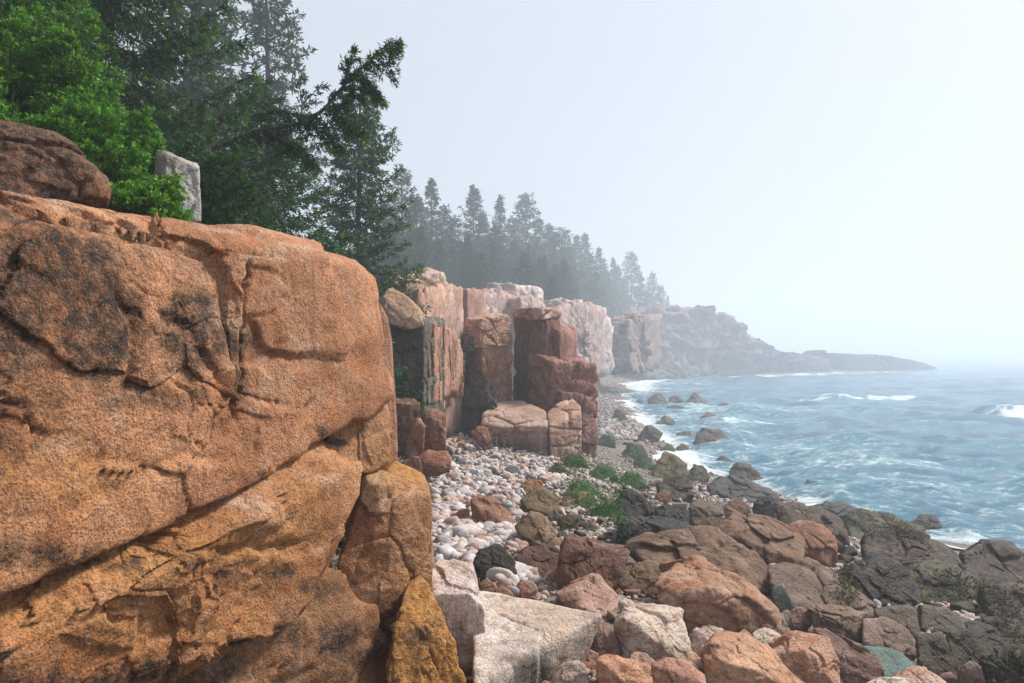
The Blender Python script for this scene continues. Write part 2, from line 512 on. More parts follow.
# ---------------------------------------------------------------- rocks as objects
def stone(name, geo, mat, colour=(.4, .25, .17), wet=0.0, moss=0.0, weed=0.0, parent=None, attrs=None):
    W, Fcs, c = geo
    org = np.array([c[0], c[1], W[:, 2].min()]) if parent is None else np.zeros(3)
    me = mesh(name, W - org, Fcs, mat, attrs=attrs)
    o = link(name, me, parent, tuple(org))
    o.color = (*colour, 1)
    o['wet'] = float(wet); o['moss'] = float(moss); o['weed'] = float(weed)
    return o


ORANGE, OCHRE, PINK, PALE = (.44, .185, .068), (.44, .215, .055), (.40, .235, .165), (.50, .42, .36)
BROWN, DARK, RED, TAN = (.25, .135, .075), (.10, .064, .040), (.30, .135, .088), (.37, .27, .17)
GREEN, TEAL, GREY, ROSE = (.055, .085, .030), (.15, .29, .29), (.34, .34, .34), (.46, .30, .235)


def Fp(s, off, z):
    return (-2.9 + 1.49 * s + .937 * off, 4.2 + 4 * s - .349 * off, z)


NRM = np.array([.937, -.349, 0.0])
GROOVES = [  # pixel polyline, half width, depth, ledge height across it, how far the ledge reaches (metres)
    ([(252, 250), (245, 279), (244, 309), (241, 343), (241, 382), (233, 405), (238, 430)], .020, .055, .035, .5),
    ([(160, 372), (165, 378), (185, 391), (193, 408), (191, 436), (197, 442), (212, 452)], .014, .035, .04, .16),
    ([(245, 309), (262, 348), (275, 356), (309, 358), (344, 356), (372, 350)], .018, .03, -.055, .35),
    ([(103, 279), (133, 322), (137, 360), (127, 386), (130, 410)], .03, .035, .045, .22),
    ([(-60, 360), (0, 392), (20, 408), (32, 436), (44, 457), (60, 470)], .022, .07, .07, .3),
    ([(-60, 185), (0, 194), (64, 204), (103, 221), (125, 224), (142, 234), (180, 240), (206, 252), (240, 262)], .02, .02, -.07, .22),
    ([(148, 300), (190, 330), (215, 372), (230, 420)], .05, .03, .0, .2),
    ([(290, 262), (297, 300), (290, 330), (305, 352)], .014, .02, .025, .2),
    ([(325, 250), (330, 290), (322, 330), (330, 352)], .016, .025, -.03, .2),
    ([(352, 258), (358, 300), (352, 340), (360, 372)], .014, .03, .03, .2),
    ([(60, 470), (110, 462), (150, 470), (190, 455), (230, 462)], .03, .025, .05, .25),
    ([(30, 520), (90, 505), (140, 478)], .02, .03, .04, .2),
    ([(278, 480), (288, 520), (284, 560), (300, 600)], .022, .05, .06, .3),
    ([(200, 560), (250, 545), (300, 555), (345, 530), (380, 520)], .03, .05, .06, .3),
    ([(100, 590), (112, 620), (132, 634)], .02, .04, .05, .2),
    ([(372, 470), (377, 500), (368, 540), (352, 580)], .014, .04, -.05, .25),
    ([(290, 640), (330, 652), (365, 645), (400, 612)], .02, .06, .06, .3),
    ([(255, 660), (300, 672), (345, 655)], .02, .05, .05, .3),
    ([(405, 560), (425, 600), (430, 650), (445, 690)], .018, .05, .05, .25),
]


def near_post(W, D):
    px, py = topx(W)
    ok = (D @ NRM > -.15) & (W[:, 1] > 1.0)
    wob = fbm(W * 5, 3, seed=77)
    X_ = px + 5 * wob; Y_ = py + 5 * fbm(W * 5 + 9, 3, seed=78)
    off = np.zeros(len(W))
    for poly, wd, dp, st, reach in GROOVES:
        lo = np.array(poly); m = ok & (X_ > lo[:, 0].min() - 160) & (X_ < lo[:, 0].max() + 160) & (Y_ > lo[:, 1].min() - 160) & (Y_ < lo[:, 1].max() + 160)
        if not m.any(): continue
        x, y = X_[m], Y_[m]; mpp = W[m, 1] / F
        best = np.full(x.shape, 1e9); side = np.zeros(x.shape)
        for (ax, ay), (bx, by) in zip(poly[:-1], poly[1:]):
            vx, vy = bx - ax, by - ay
            t = np.clip(((x - ax) * vx + (y - ay) * vy) / (vx * vx + vy * vy), 0, 1)
            dd = np.hypot(x - ax - t * vx, y - ay - t * vy)
            cr = vx * (y - ay) - vy * (x - ax)
            n = dd < best; best = np.where(n, dd, best); side = np.where(n, np.sign(cr), side)
        dm = best * mpp
        ends = np.minimum(np.hypot(x - poly[0][0], y - poly[0][1]), np.hypot(x - poly[-1][0], y - poly[-1][1])) * mpp
        fade = sstep(0, .22, ends)
        sd = np.tanh(side * dm / (wd * .7))
        off[m] += fade * (-1.35 * dp * np.exp(-(dm / wd) ** 2) + .5 * st * sd * np.exp(-dm / reach))
    return W + NRM * off[:, None]


def blob(px, py, items):
    r = np.zeros(px.shape)
    for cx, cy, rx, ry, a in items:
        r = np.maximum(r, a * np.exp(-(((px - cx) / rx) ** 2 + ((py - cy) / ry) ** 2)))
    return r


def near_attrs(W, ochre=0.0):
    px, py = topx(W)
    px = px + 16 * fbm(W * 2.2, 4, seed=61); py = py + 16 * fbm(W * 2.2 + 5, 4, seed=62)
    st = blob(px, py, [(70, 270, 90, 50, .95), (20, 320, 70, 70, .75), (105, 320, 60, 70, .85), (185, 330, 46, 38, .95), (205, 345, 45, 34, .85), (130, 385, 70, 40, .45), (20, 215, 30, 30, .55),
                       (60, 390, 60, 60, .38), (10, 430, 50, 45, .5), (215, 380, 40, 40, .45), (60, 560, 110, 26, .55), (220, 575, 110, 26, .42), (330, 640, 70, 40, .6), (90, 680, 190, 22, .8),
                       (340, 432, 30, 8, .7), (300, 575, 60, 16, .5), (420, 640, 14, 40, .55), (0, 500, 60, 40, .3)])
    pa = blob(px, py, [(225, 320, 30, 34, 1.0), (200, 275, 40, 36, .62), (300, 330, 24, 40, .55), (330, 395, 40, 18, .6), (250, 508, 50, 16, .9), (310, 480, 40, 12, .9), (185, 518, 40, 14, .45),
                       (300, 300, 60, 40, .4), (235, 225, 90, 8, .8), (80, 200, 100, 8, .7), (300, 250, 50, 8, .9), (405, 492, 30, 12, .9), (350, 500, 40, 60, .35), (350, 300, 20, 60, .3)])
    ye = blob(px, py, [(150, 560, 130, 34, .85), (60, 470, 110, 40, .7), (30, 620, 80, 24, .8), (170, 632, 90, 14, .8), (300, 510, 30, 26, .7), (430, 640, 60, 70, .9), (415, 470, 40, 24, 1.0),
                       (330, 430, 60, 14, .5), (270, 560, 60, 30, .7), (425, 545, 20, 50, .55)])
    return {'stain_shade': st, 'pale': pa, 'ochre': np.maximum(.75 * ye, ochre)}


def near_block(name, pts, seed, parent, colour=ORANGE, sub=7, ochre=0.0, **kw):
    kw = {**dict(p=70, rough=.026, freq=1.0, block=.12, bsize=(1.1, 1.1, .9), groove=.012, chips=4, fine=.22, focus=.62, rot=.4, post=near_post), **kw}
    g = rock(pts, sub=sub, seed=seed, **kw)
    return stone(name, g, M['near'], colour, parent=parent, attrs=near_attrs(g[0], ochre))


near = link('granite_cliff', None, loc=(0, 0, 0))
tag(near, 'huge orange granite cliff face with dark lichen, split by a diagonal shadowed crack', 'cliff')
near_block('overhanging_block', [Fp(-.6, 0, 6.68), Fp(-.6, -.35, 6.97), Fp(.3, .02, 6.84), Fp(.88, 0, 6.95), Fp(.88, -.3, 7.08), Fp(.3, -.3, 7.06), Fp(1.0, -.03, 6.74), Fp(.985, -.2, 6.97), Fp(1.03, -.9, 6.95),
                                 Fp(-.6, .12, 4.5), Fp(.1, .14, 4.78), Fp(.5, .12, 5.02), Fp(1.0, .1, 5.52), Fp(1.06, -.8, 5.5), Fp(-.6, -2.4, 7.2), Fp(1.0, -2.0, 7.0), Fp(-.6, -2.2, 4.4), Fp(1.0, -1.9, 5.2),
                                 Fp(0, .10, 5.6), Fp(.5, .10, 5.9)], 3, near, (.44, .205, .098), rough=.013, chips=0, block=.15, bsize=(1.7, 1.7, 1.0), fine=.10)
near_block('sloping_slab', [Fp(-.6, -.9, 4.42), Fp(0, -.8, 4.72), Fp(.35, -.45, 4.95), Fp(.62, -.2, 5.12), Fp(.92, -.2, 5.5), Fp(-.6, -.12, 4.12), Fp(0, -.04, 4.36), Fp(.3, .24, 4.64), Fp(.52, .40, 4.78), Fp(.72, .42, 4.95),
                            Fp(.86, .4, 5.05), Fp(.95, .2, 5.3), Fp(-.6, .02, 3.98), Fp(0, .12, 4.18), Fp(.3, .2, 3.98), Fp(.6, .38, 3.75), Fp(.85, .45, 3.8), Fp(-.6, -1.5, 4.2), Fp(.9, -1.4, 5.2), Fp(-.6, -1.5, 3.8), Fp(.9, -1.2, 3.6)],
           5, near, (.42, .19, .078), rough=.018, block=.17, bsize=(1.1, 1.1, .7), fine=.12)
near_block('lower_wall', [Fp(-.7, -1.1, 4.1), Fp(0, -.9, 4.1), Fp(.4, -.45, 3.9), Fp(.8, .25, 3.95), Fp(1.0, .35, 3.9), Fp(-.7, -.6, 2.0), Fp(.2, -.3, 2.0), Fp(.7, .42, 2.0), Fp(1.0, .6, 2.0), Fp(.8, .45, 3.2),
                          Fp(-.7, -2, 4.0), Fp(1.1, -1.6, 4.0), Fp(-.7, -2, 2.0), Fp(1.15, -1.6, 2.0)], 8, near, (.28, .135, .062), block=.2, bsize=(.9, .9, .7), rough=.018, fine=.12)
near_block('thin_ledge', [Fp(-.7, -.02, 3.86), Fp(0, .06, 4.02), Fp(.3, .16, 3.84), Fp(.5, .24, 3.72), Fp(-.7, 0, 3.74), Fp(0, .02, 3.90), Fp(.3, .08, 3.70), Fp(.5, .1, 3.62), Fp(-.7, -1.2, 3.9), Fp(.5, -.9, 3.75), Fp(-.7, -1.2, 3.6), Fp(.5, -.9, 3.55)], 27, near, (.42, .19, .06), sub=6, ochre=.6, block=.05, bsize=(.5, .5, .3))
near_block('corner_buttress', [P(372, 478, 8.0), P(392, 500, 7.85), P(430, 497, 8.1), P(428, 482, 8.7), P(390, 468, 8.8), P(360, 470, 8.6), P(340, 560, 7.5), P(385, 560, 7.6), P(433, 560, 8.05), P(432, 590, 8.0), P(400, 612, 7.7),
                               P(345, 640, 7.3), P(418, 640, 7.8), P(350, 560, 9.3), P(425, 540, 9.3), P(360, 700, 8.6), P(420, 700, 8.8)], 12, near, (.40, .20, .098), sub=6, block=.05)
near_block('wedged_block', [P(364, 470, 7.95), P(378, 468, 7.8), P(396, 482, 7.9), P(395, 514, 7.85), P(378, 518, 7.7), P(362, 500, 7.7), P(366, 470, 8.8), P(392, 476, 8.8), P(366, 520, 8.6), P(394, 515, 8.6)], 14, near, (.42, .25, .15), sub=5, block=.02)
near_block('upper_knob', [P(345, 415, 7.75), P(386, 402, 8.2), P(391, 420, 8.2), P(388, 460, 8.1), P(372, 474, 7.9), P(340, 470, 7.5), P(315, 452, 7.3), P(318, 446, 7.6), P(350, 420, 8.9), P(388, 410, 9.2), P(386, 470, 9.2), P(330, 470, 8.5)],
           16, near, (.42, .21, .1), sub=6, block=.03)
near_block('fallen_knob', [P(378, 465, 8.9), P(395, 455, 9.1), P(418, 464, 9.2), P(430, 484, 9.2), P(431, 500, 9.1), P(400, 500, 8.8), P(380, 500, 8.8), P(395, 462, 10), P(425, 480, 10), P(424, 650, 9.6), P(385, 650, 9.4), P(428, 640, 8.9), P(385, 640, 8.8)],
           18, near, OCHRE, sub=5, ochre=.9, block=.04)
near_block('lichen_spur', [P(408, 575, 7.5), P(425, 572, 7.7), P(440, 610, 7.4), P(458, 645, 7.2), P(468, 690, 7.1), P(470, 760, 7.1), P(380, 760, 6.6), P(385, 690, 6.7), P(395, 620, 7.1), P(415, 590, 8.4), P(450, 660, 8.2), P(460, 760, 8.2), P(390, 760, 8)],
           19, near, OCHRE, sub=6, ochre=.75, block=.07, bsize=(.5, .5, .9))
near_block('side_column', [P(374, 296, 9.3), P(384, 300, 9.5), P(391, 330, 9.6), P(396, 392, 9.7), P(395, 640, 9.7), P(370, 640, 9.3), P(372, 300, 11.4), P(388, 330, 11.2), P(394, 640, 11.2), P(366, 640, 11.3)],
           21, near, (.33, .16, .09), sub=5, block=.03)

# rocks standing on top of the near cliff
g = rock([P(-60, 118, 6.6), P(0, 119, 6.9), P(60, 140, 7.0), P(100, 156, 7.2), P(108, 168, 7.3), P(107, 205, 7.3), P(-60, 205, 6.4), P(-60, 120, 8.0), P(30, 128, 8.2), P(100, 160, 8.4), P(106, 205, 8.4), P(-60, 205, 8)],
         6, rough=.035, block=.09, bsize=(.7, .7, .4), groove=.02, chips=4, seed=31, focus=.5, rot=.3)
o = stone('boulder', g, M['near'], (.30, .15, .092), attrs={'stain_shade': .5 + .35 * fbm(g[0] * 1.6, 3, seed=5)})
tag(o, 'dark red brown boulder sitting on the cliff top below the bright green shrubs', 'boulder')
g = rock([P(156, 151, 8.8), P(166, 153, 8.7), P(199, 168, 8.9), P(200, 222, 8.9), P(164, 222, 8.6), P(154, 222, 8.8), P(158, 150, 9.4), P(198, 164, 9.6), P(200, 222, 9.6), P(156, 222, 9.4)], 6, p=60, rough=.022, block=.035, bsize=(.4, .4, .5), groove=.008, chips=2, cut=(.86, .95), seed=32, focus=.4)
o = stone('boulder', g, M['near'], (.42, .41, .40), attrs={'pale': np.zeros(len(g[0])), 'stain_shade': .22 + .42 * fbm(g[0] * 2.2, 4, seed=8)})
tag(o, 'upright light grey slab standing among shrubs on the cliff top', 'boulder')


# ---------------------------------------------------------------- cliffs further along
def corner(pl, pc, pr, tl, tc_, tr, bl, bc, br, d, dl, dr, back=None):
    """block seen on its vertical corner: pixel columns of its left edge, front corner and right edge, rows of tops and bottoms, distances"""
    pts = [P(pl, tl, d + dl), P(pc, tc_, d), P(pr, tr, d + dr), P(pl, bl, d + dl), P(pc, bc, d), P(pr, br, d + dr)]
    a, b, c = (np.array(P(q, r, e)) for q, r, e in ((pl, tl, d + dl), (pc, tc_, d), (pr, tr, d + dr)))
    e = a + c - b; zz = min(P(pl, bl, d + dl)[2], P(pc, bc, d)[2])
    if back: e = e + np.array([0, back, 0.0])
    pts += [tuple(e), (e[0], e[1], zz)]
    return pts


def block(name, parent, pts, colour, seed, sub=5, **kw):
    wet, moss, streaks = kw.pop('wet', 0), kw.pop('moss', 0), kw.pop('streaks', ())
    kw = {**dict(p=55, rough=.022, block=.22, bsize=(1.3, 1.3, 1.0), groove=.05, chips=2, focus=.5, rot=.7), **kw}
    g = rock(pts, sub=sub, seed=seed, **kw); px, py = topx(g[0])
    return stone(name, g, M['far'], colour, wet=wet, moss=moss, parent=parent, attrs={'stain_shade': blob(px, py, streaks)} if streaks else None)


mid = link('granite_cliff', None)
tag(mid, 'fractured pink and black cliff in the gap between the orange cliff and the stack', 'cliff')
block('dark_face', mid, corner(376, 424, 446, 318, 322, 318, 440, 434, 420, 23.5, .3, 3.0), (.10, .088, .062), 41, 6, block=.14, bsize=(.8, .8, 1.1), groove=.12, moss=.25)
block('cap_block', mid, [P(378, 300, 23.4), P(388, 287, 24), P(408, 296, 23.6), P(422, 314, 23.3), P(424, 326, 23.4), P(404, 330, 23.2), P(379, 322, 23.3), P(390, 286, 26), P(424, 312, 26), P(380, 300, 26), P(422, 330, 26)],
      (.44, .275, .17), 42, 5, block=.1)
block('buttress', mid, corner(420, 434, 446, 325, 322, 330, 410, 405, 398, 24.5, .6, 2.2), (.38, .20, .125), 43, 6, block=.15, bsize=(.6, .6, 1.1))
block('buttress', mid, corner(430, 444, 462, 330, 326, 345, 400, 398, 388, 26.0, .8, 2.5), (.36, .19, .13), 44, 6, block=.2, bsize=(.6, .6, 1.2))
block('crag', mid, corner(402, 416, 446, 296, 290, 284, 430, 430, 430, 27.5, .8, 3.0), (.44, .26, .18), 45, 6, block=.3, bsize=(.8, .8, .7), groove=.14)
block('crag', mid, corner(420, 441, 464, 280, 276, 286, 440, 440, 430, 30.5, 1.0, 2.6), (.44, .28, .22), 48, 6, block=.3, bsize=(.8, .8, .75), groove=.14)
block('crag', mid, corner(440, 466, 486, 292, 288, 292, 430, 430, 420, 38, 1.5, 2.5), (.38, .22, .17), 46, 6, block=.3, groove=.12)
block('ledge', mid, [P(385, 278, 29), P(405, 284, 29), P(425, 270, 31), P(445, 274, 31), P(385, 320, 29), P(445, 320, 31), P(390, 276, 36), P(440, 272, 37), P(390, 320, 36), P(440, 320, 37)], (.42, .30, .23), 47, 5)

back = link('granite_cliff', None)
tag(back, 'pale pink cliff wall fading into haze behind the two topped stack', 'cliff')
block('wall_block', back, corner(452, 480, 512, 292, 289, 292, 400, 400, 390, 76, 2.2, 6), (.46, .31, .27), 51, 6, block=.55, bsize=(2.3, 2.3, 1.5), groove=.4)
block('wall_block', back, corner(480, 520, 545, 296, 297, 292, 400, 400, 390, 80, 3, 6), (.43, .29, .25), 57, 6, block=.55, bsize=(2.5, 2.5, 1.6), groove=.4)
block('wall_block', back, corner(482, 514, 543, 284, 283, 288, 330, 330, 330, 86, 3, 6, 5), (.54, .43, .39), 52, 5, block=.5, groove=.2)
block('wall_block', back, corner(538, 556, 606, 307, 303, 306, 385, 385, 375, 92, 3.5, 19), (.42, .30, .27), 53, 6, block=1.0, bsize=(2.4, 2.4, 1.5), groove=.4)
block('wall_block', back, corner(540, 566, 588, 300, 299, 303, 330, 330, 330, 100, 3.5, 12), (.46, .36, .32), 58, 5, block=.8, bsize=(2.2, 2.2, 2.2), groove=.3)
block('wall_block', back, corner(566, 582, 614, 305, 300, 322, 378, 378, 372, 122, 5, 20), (.48, .40, .37), 54, 5, block=1.2, bsize=(3, 3, 3), groove=.4)
block('wall_block', back, corner(592, 622, 662, 326, 320, 314, 372, 372, 368, 150, 6, 40), (.26, .17, .15), 55, 6, block=2.2, bsize=(4.5, 4.5, 3.2), groove=.7)

head = link('headland', None)
tag(head, 'hazy granite headland stepping down to a long low point in the sea', 'headland')


def far_block(name, spec, thick, colour, seed, **kw):
    thick *= 1.5
    pts = [P(*q) for q in spec]
    pts += [(x - .1 * thick, y + thick, z) for x, y, z in pts]
    kw = {**dict(p=40, rough=.04, freq=2.2, block=3.6, bsize=(7, 7, 2.8), groove=1.2, chips=3, focus=.4, rot=.5), **kw}
    return block(name, head, pts, colour, seed, 6, **kw)


far_block('rock_wall', [(600, 330, 247.5), (625, 314, 258), (660, 306, 273), (690, 306, 285), (600, 372, 240), (690, 376, 279)], 45, (.25, .145, .135), 61)
far_block('rock_wall', [(655, 309, 279), (700, 306, 294), (735, 316, 306), (750, 327, 312), (758, 345, 315), (655, 378, 276), (700, 377, 294), (760, 376, 315)], 40, (.24, .135, .125), 62)
far_block('rock_wall', [(735, 333, 309), (757, 337, 315), (764, 345, 318), (776, 348, 322.5), (780, 358, 324), (730, 377, 304.5), (782, 376, 324)], 25, (.21, .12, .115), 63, block=1.6, bsize=(3, 3, 2))
far_block('skerry', [(690, 360, 291), (770, 352, 321), (800, 354, 333), (830, 358, 348), (690, 379, 288), (800, 376, 333), (835, 374, 348)], 18, (.07, .055, .05), 64, block=1.2, bsize=(3, 3, 1.2), wet=.4)
far_block('skerry', [(815, 355, 342), (850, 353, 360), (893, 356, 384), (912, 360, 399), (930, 364, 417), (941, 366, 429), (815, 376, 339), (880, 374, 375), (942, 371, 427.5)], 12, (.07, .055, .05), 65, block=1.1, bsize=(3, 3, 1.1), wet=.4)
far_block('skerry', [(812, 351, 354), (825, 350, 354), (830, 358, 354), (805, 358, 354)], 5, (.07, .055, .05), 66, block=.5, bsize=(2, 2, 1), wet=.4)
far_block('beach_ledge', [(640, 364, 252), (700, 366, 285), (640, 378, 247.5), (700, 379, 282)], 12, (.12, .085, .075), 67, block=1.0, bsize=(3, 3, 1.2))

# ---------------------------------------------------------------- the sea stack
st = link('sea_stack', None, loc=(0, 34, gz(0, 34)))
stk = (0, 0, 0)
st.location = stk
tag(st, 'broken two topped red granite stack standing alone on the beach', 'rock stack')
foot_ = lambda pts: [(x, y, z - .9) if z < min(q[2] for q in pts) + .7 and z < 3.0 else (x, y, z) for x, y, z in pts]
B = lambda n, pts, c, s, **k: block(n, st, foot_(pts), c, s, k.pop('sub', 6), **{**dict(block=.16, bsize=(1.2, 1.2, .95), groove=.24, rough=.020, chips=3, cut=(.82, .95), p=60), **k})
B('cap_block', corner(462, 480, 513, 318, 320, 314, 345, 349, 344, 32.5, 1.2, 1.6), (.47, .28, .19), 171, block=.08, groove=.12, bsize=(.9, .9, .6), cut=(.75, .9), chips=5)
B('left_column', corner(462, 482, 514, 330, 336, 332, 450, 440, 430, 32.7, 1.4, 1.5), (.30, .15, .085), 72, streaks=[(462, 385, 15, 55, 1.0)])  # left face: black staining and its shade painted in together
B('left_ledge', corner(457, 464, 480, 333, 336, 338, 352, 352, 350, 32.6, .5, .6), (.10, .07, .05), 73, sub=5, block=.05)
B('tall_column', corner(513, 546, 562, 315, 313, 311, 450, 450, 440, 33.8, 2.2, 1.2), (.20, .085, .058), 74, streaks=[(516, 385, 12, 50, 1.0)])  # shadow of the gap between the columns, painted into the colour
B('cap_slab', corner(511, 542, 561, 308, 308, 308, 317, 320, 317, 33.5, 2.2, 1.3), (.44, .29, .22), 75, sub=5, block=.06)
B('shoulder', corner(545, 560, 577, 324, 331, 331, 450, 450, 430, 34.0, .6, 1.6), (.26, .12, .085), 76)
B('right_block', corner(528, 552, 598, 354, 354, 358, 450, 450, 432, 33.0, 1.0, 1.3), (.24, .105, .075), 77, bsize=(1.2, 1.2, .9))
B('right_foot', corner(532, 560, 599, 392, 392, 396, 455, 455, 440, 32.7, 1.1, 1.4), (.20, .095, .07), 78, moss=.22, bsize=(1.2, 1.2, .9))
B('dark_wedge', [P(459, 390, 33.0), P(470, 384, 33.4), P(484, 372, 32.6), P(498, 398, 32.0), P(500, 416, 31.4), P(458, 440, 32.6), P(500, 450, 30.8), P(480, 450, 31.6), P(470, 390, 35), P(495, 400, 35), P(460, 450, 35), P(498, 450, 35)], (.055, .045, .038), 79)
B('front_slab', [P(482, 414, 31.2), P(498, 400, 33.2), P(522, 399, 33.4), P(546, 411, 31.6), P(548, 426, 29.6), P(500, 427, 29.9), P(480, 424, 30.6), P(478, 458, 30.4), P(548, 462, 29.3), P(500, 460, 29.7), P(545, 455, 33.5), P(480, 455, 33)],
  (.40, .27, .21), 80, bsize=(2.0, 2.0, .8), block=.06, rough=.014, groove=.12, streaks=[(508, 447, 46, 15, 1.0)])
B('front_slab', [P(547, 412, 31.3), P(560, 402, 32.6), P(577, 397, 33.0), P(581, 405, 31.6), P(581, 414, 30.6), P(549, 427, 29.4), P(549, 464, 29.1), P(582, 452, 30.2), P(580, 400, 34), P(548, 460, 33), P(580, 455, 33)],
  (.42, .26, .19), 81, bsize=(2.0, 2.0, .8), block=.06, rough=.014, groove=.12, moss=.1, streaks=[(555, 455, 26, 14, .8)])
# ---------------------------------------------------------------- the boulders on the shore, one by one
HEROES = []      # silhouettes, for keeping loose stones out of them
HMESH = []       # world meshes, for laying seaweed on them


def boulder(label, spec, base, col, wet=0.0, moss=0.0, weed=0.0, group=None, sub=None, cat='boulder', lift=0.0, dist=None, p=60, rough=.022, block=None, mat='rock', thick=.75, sink=.30, name=None, chips=3, streaks=()):
    v = [float(q) for q in spec.replace(',', ' ').split()]
    q = [(v[k], v[k + 1], v[k + 2]) for k in range(0, len(v), 3)]
    xs = [a[0] for a in q]; ys = [a[1] for a in q]
    d0 = dist or ground_depth((min(xs) + max(xs)) / 2, base, lift)
    w = (max(xs) - min(xs)) / F * d0; hpx = max(ys) - min(ys)
    pts = [P(a, b, d0 + c * w) for a, b, c in q]
    far = max(a[2] for a in q) * w; mx = sum(xs) / len(xs)
    for a, b, c in q:                                  # the far side, a little smaller, and the foot sunk in the shingle
        dd = d0 + max(far * .6 + thick * w * .6, c * w + .25 * w)
        x, y, z = P(mx + (a - mx) * .8, b, d0 + c * w)
        pts.append((x * dd / (d0 + c * w) * .5 + x * .5, dd, z - .12 * hpx / F * d0))
        if b > min(ys) + .62 * hpx:
            x, y, z = P(a, b, d0 + c * w); pts.append((x, y + .05 * w, z - sink * min(w, hpx / F * d0 * 1.2)))
    if sub is None: sub = 6 if w * F / d0 > 60 else 5 if w * F / d0 > 22 else 4
    seed = 100 + len(HEROES) * 3
    g = rock(pts, sub=sub, seed=seed, p=p, rough=rough, block=(.075 * w if block is None else block), bsize=(.55 * w, .55 * w, .5 * w), groove=.012 * w, chips=chips, cut=(.80, .95), focus=.35, rot=seed * 1.7)
    px_, py_ = topx(g[0])
    if base < 614: col = tuple(q ** 1.2 * k for q, k in zip(col, (.84, .76, .64)))
    elif col[0] > 2 * col[2]: col = (col[0] * .97, col[1] * 1.05, col[2] * 1.2)
    o = stone(name or 'boulder', g, M[mat], col, min(1, wet * 2.3), moss, weed, attrs={'stain_shade': blob(px_, py_, streaks)} if streaks else None)
    tag(o, label, cat, group)
    HEROES.append((q, d0)); HMESH.append((g[0], g[1]))
    return o


b = boulder
# --- nearest: slabs and blocks at the foot of the orange cliff
b('pink slab with a streaked dark front, wedged against the foot of the orange cliff', '418 576 .35 428 560 .9 472 563 .9 476 580 .45 471 592 .05 430 594 0 463 657 .05 486 646 .12 484 610 .1 440 640 0 420 600 .1', 668, (.52, .42, .37), 0, dist=8.6, chips=2, rough=.02, streaks=[(452, 630, 24, 30, .9)])  # dark water streaking plus the shade of the front face, painted
b('large pale flat slab with dark streaked front beside the cliff foot', '472 589 1.6 515 595 1.6 560 604 1.4 604 614 1.1 582 624 .95 556 632 .77 530 642 .65 503 668 .3 474 690 0 482 640 .8 562 690 .78 578 650 .95 530 705 .62 500 720 .3', 700, (.58, .50, .44), 0, dist=7.6, rough=.016, block=.02, chips=1, streaks=[(535, 672, 36, 24, 1.0)])  # front darkened in colour: black streaking and painted shade
b('brown wedge with a shade-darkened left face below the pale slab tip', '571 624 .25 592 622 .05 606 618 .5 613 632 .4 621 656 .25 602 659 0 582 649 .1 594 650 0', 660, (.26, .14, .10), 0, streaks=[(583, 637, 12, 18, 1.0)])  # shade of the left face painted into its colour
b('square salmon coloured block with dark left side behind the pale slab', '554 593 .3 592 574 .7 600 575 .7 623 600 .5 610 618 .1 580 608 0 560 601 .2 600 622 .1 579 590 .25', 618, (.40, .225, .155), 0)
b('large pale flat topped stone with dark left edge among orange boulders', '612 624 .2 623 617 .0 638 606 .6 680 610 .6 688 632 .35 690 650 .15 680 660 0 626 658 0 615 650 .15', 662, (.47, .37, .295), 0)
b('tilted orange block with a white upper edge at the bottom of the picture', '596 662 .2 618 657 .6 634 660 .6 650 668 .4 653 690 .1 650 705 0 602 705 0', 706, (.43, .20, .105), 0)
b('sloping red orange slab right of the tilted orange block', '650 664 .3 664 657 .5 690 664 .45 709 679 .3 706 684 .1 700 700 0 652 702 0', 703, (.38, .18, .11), 0)
b('pale rough stone left of the tilted orange block', '552 676 .2 566 661 .4 584 661 .4 588 676 .2 584 694 0 550 694 0', 696, (.52, .43, .36), 0)
b('large golden orange boulder with a pale ridge along its sloping top', '703 657 .2 716 632 .5 746 634 .55 778 655 .5 802 672 .45 818 690 .3 808 700 .1 735 700 0 706 690 .05 720 660 .02 760 672 .03', 702, (.46, .235, .125), 0)
b('rounded orange boulder with a vertical crease between the golden boulder and brown slab', '767 652 .3 790 632 .55 815 633 .55 831 638 .5 839 656 .3 840 682 .1 845 694 0 800 694 0 775 676 .15 812 660 .02', 695, (.40, .19, .105), 0)
b('long low red brown slab leaning beside the teal stone', '811 627 .4 820 626 .5 850 644 .5 880 658 .45 888 672 .25 872 690 .05 838 690 0 835 650 .15', 690, (.22, .115, .075), .15)
b('smooth rounded teal stone, the only teal boulder on the shore', '850 649 .4 875 645 .55 898 648 .55 916 660 .4 922 672 .2 905 682 0 870 682 0 858 664 .2', 684, TEAL, .2, rough=.02, p=8, block=0)
b('pale pink rounded boulder below the teal stone', '892 682 .2 906 668 .5 925 666 .5 944 676 .35 952 690 .1 945 700 0 895 700 0', 702, (.48, .31, .24), 0, p=10)
b('cream coloured stone peeking up at the bottom edge under the teal stone', '866 688 .2 880 679 .4 905 679 .4 915 688 .2 905 702 0 870 702 0', 703, (.54, .45, .37), 0)
b('large angular boulder with a dark front and a bright orange right side', '653 574 .4 664 566 .6 700 563 .55 722 572 .5 744 583 .45 788 620 .35 780 629 .22 746 638 .06 716 629 0 690 616 0 656 600 .12 713 588 .01', 636, (.36, .19, .105), 0)
b('knobbly tan boulder overhanging a dark hollow', '615 576 .3 628 563 .6 652 561 .6 664 570 .4 660 590 .1 650 596 0 620 588 .1', 596, (.32, .225, .15), .1)
b('rounded brown stone half hidden under the big angular boulder', '641 606 .3 655 599 .5 672 599 .5 684 610 .3 676 620 0 646 620 0', 618, (.28, .17, .12), 0, p=10)
b('upright grey green stone poking up between brown boulders', '770 588 .2 783 583 .3 787 590 .2 792 603 .1 782 611 0 776 606 .05', 612, (.20, .25, .245), 0, cat='stone', sink=.5)
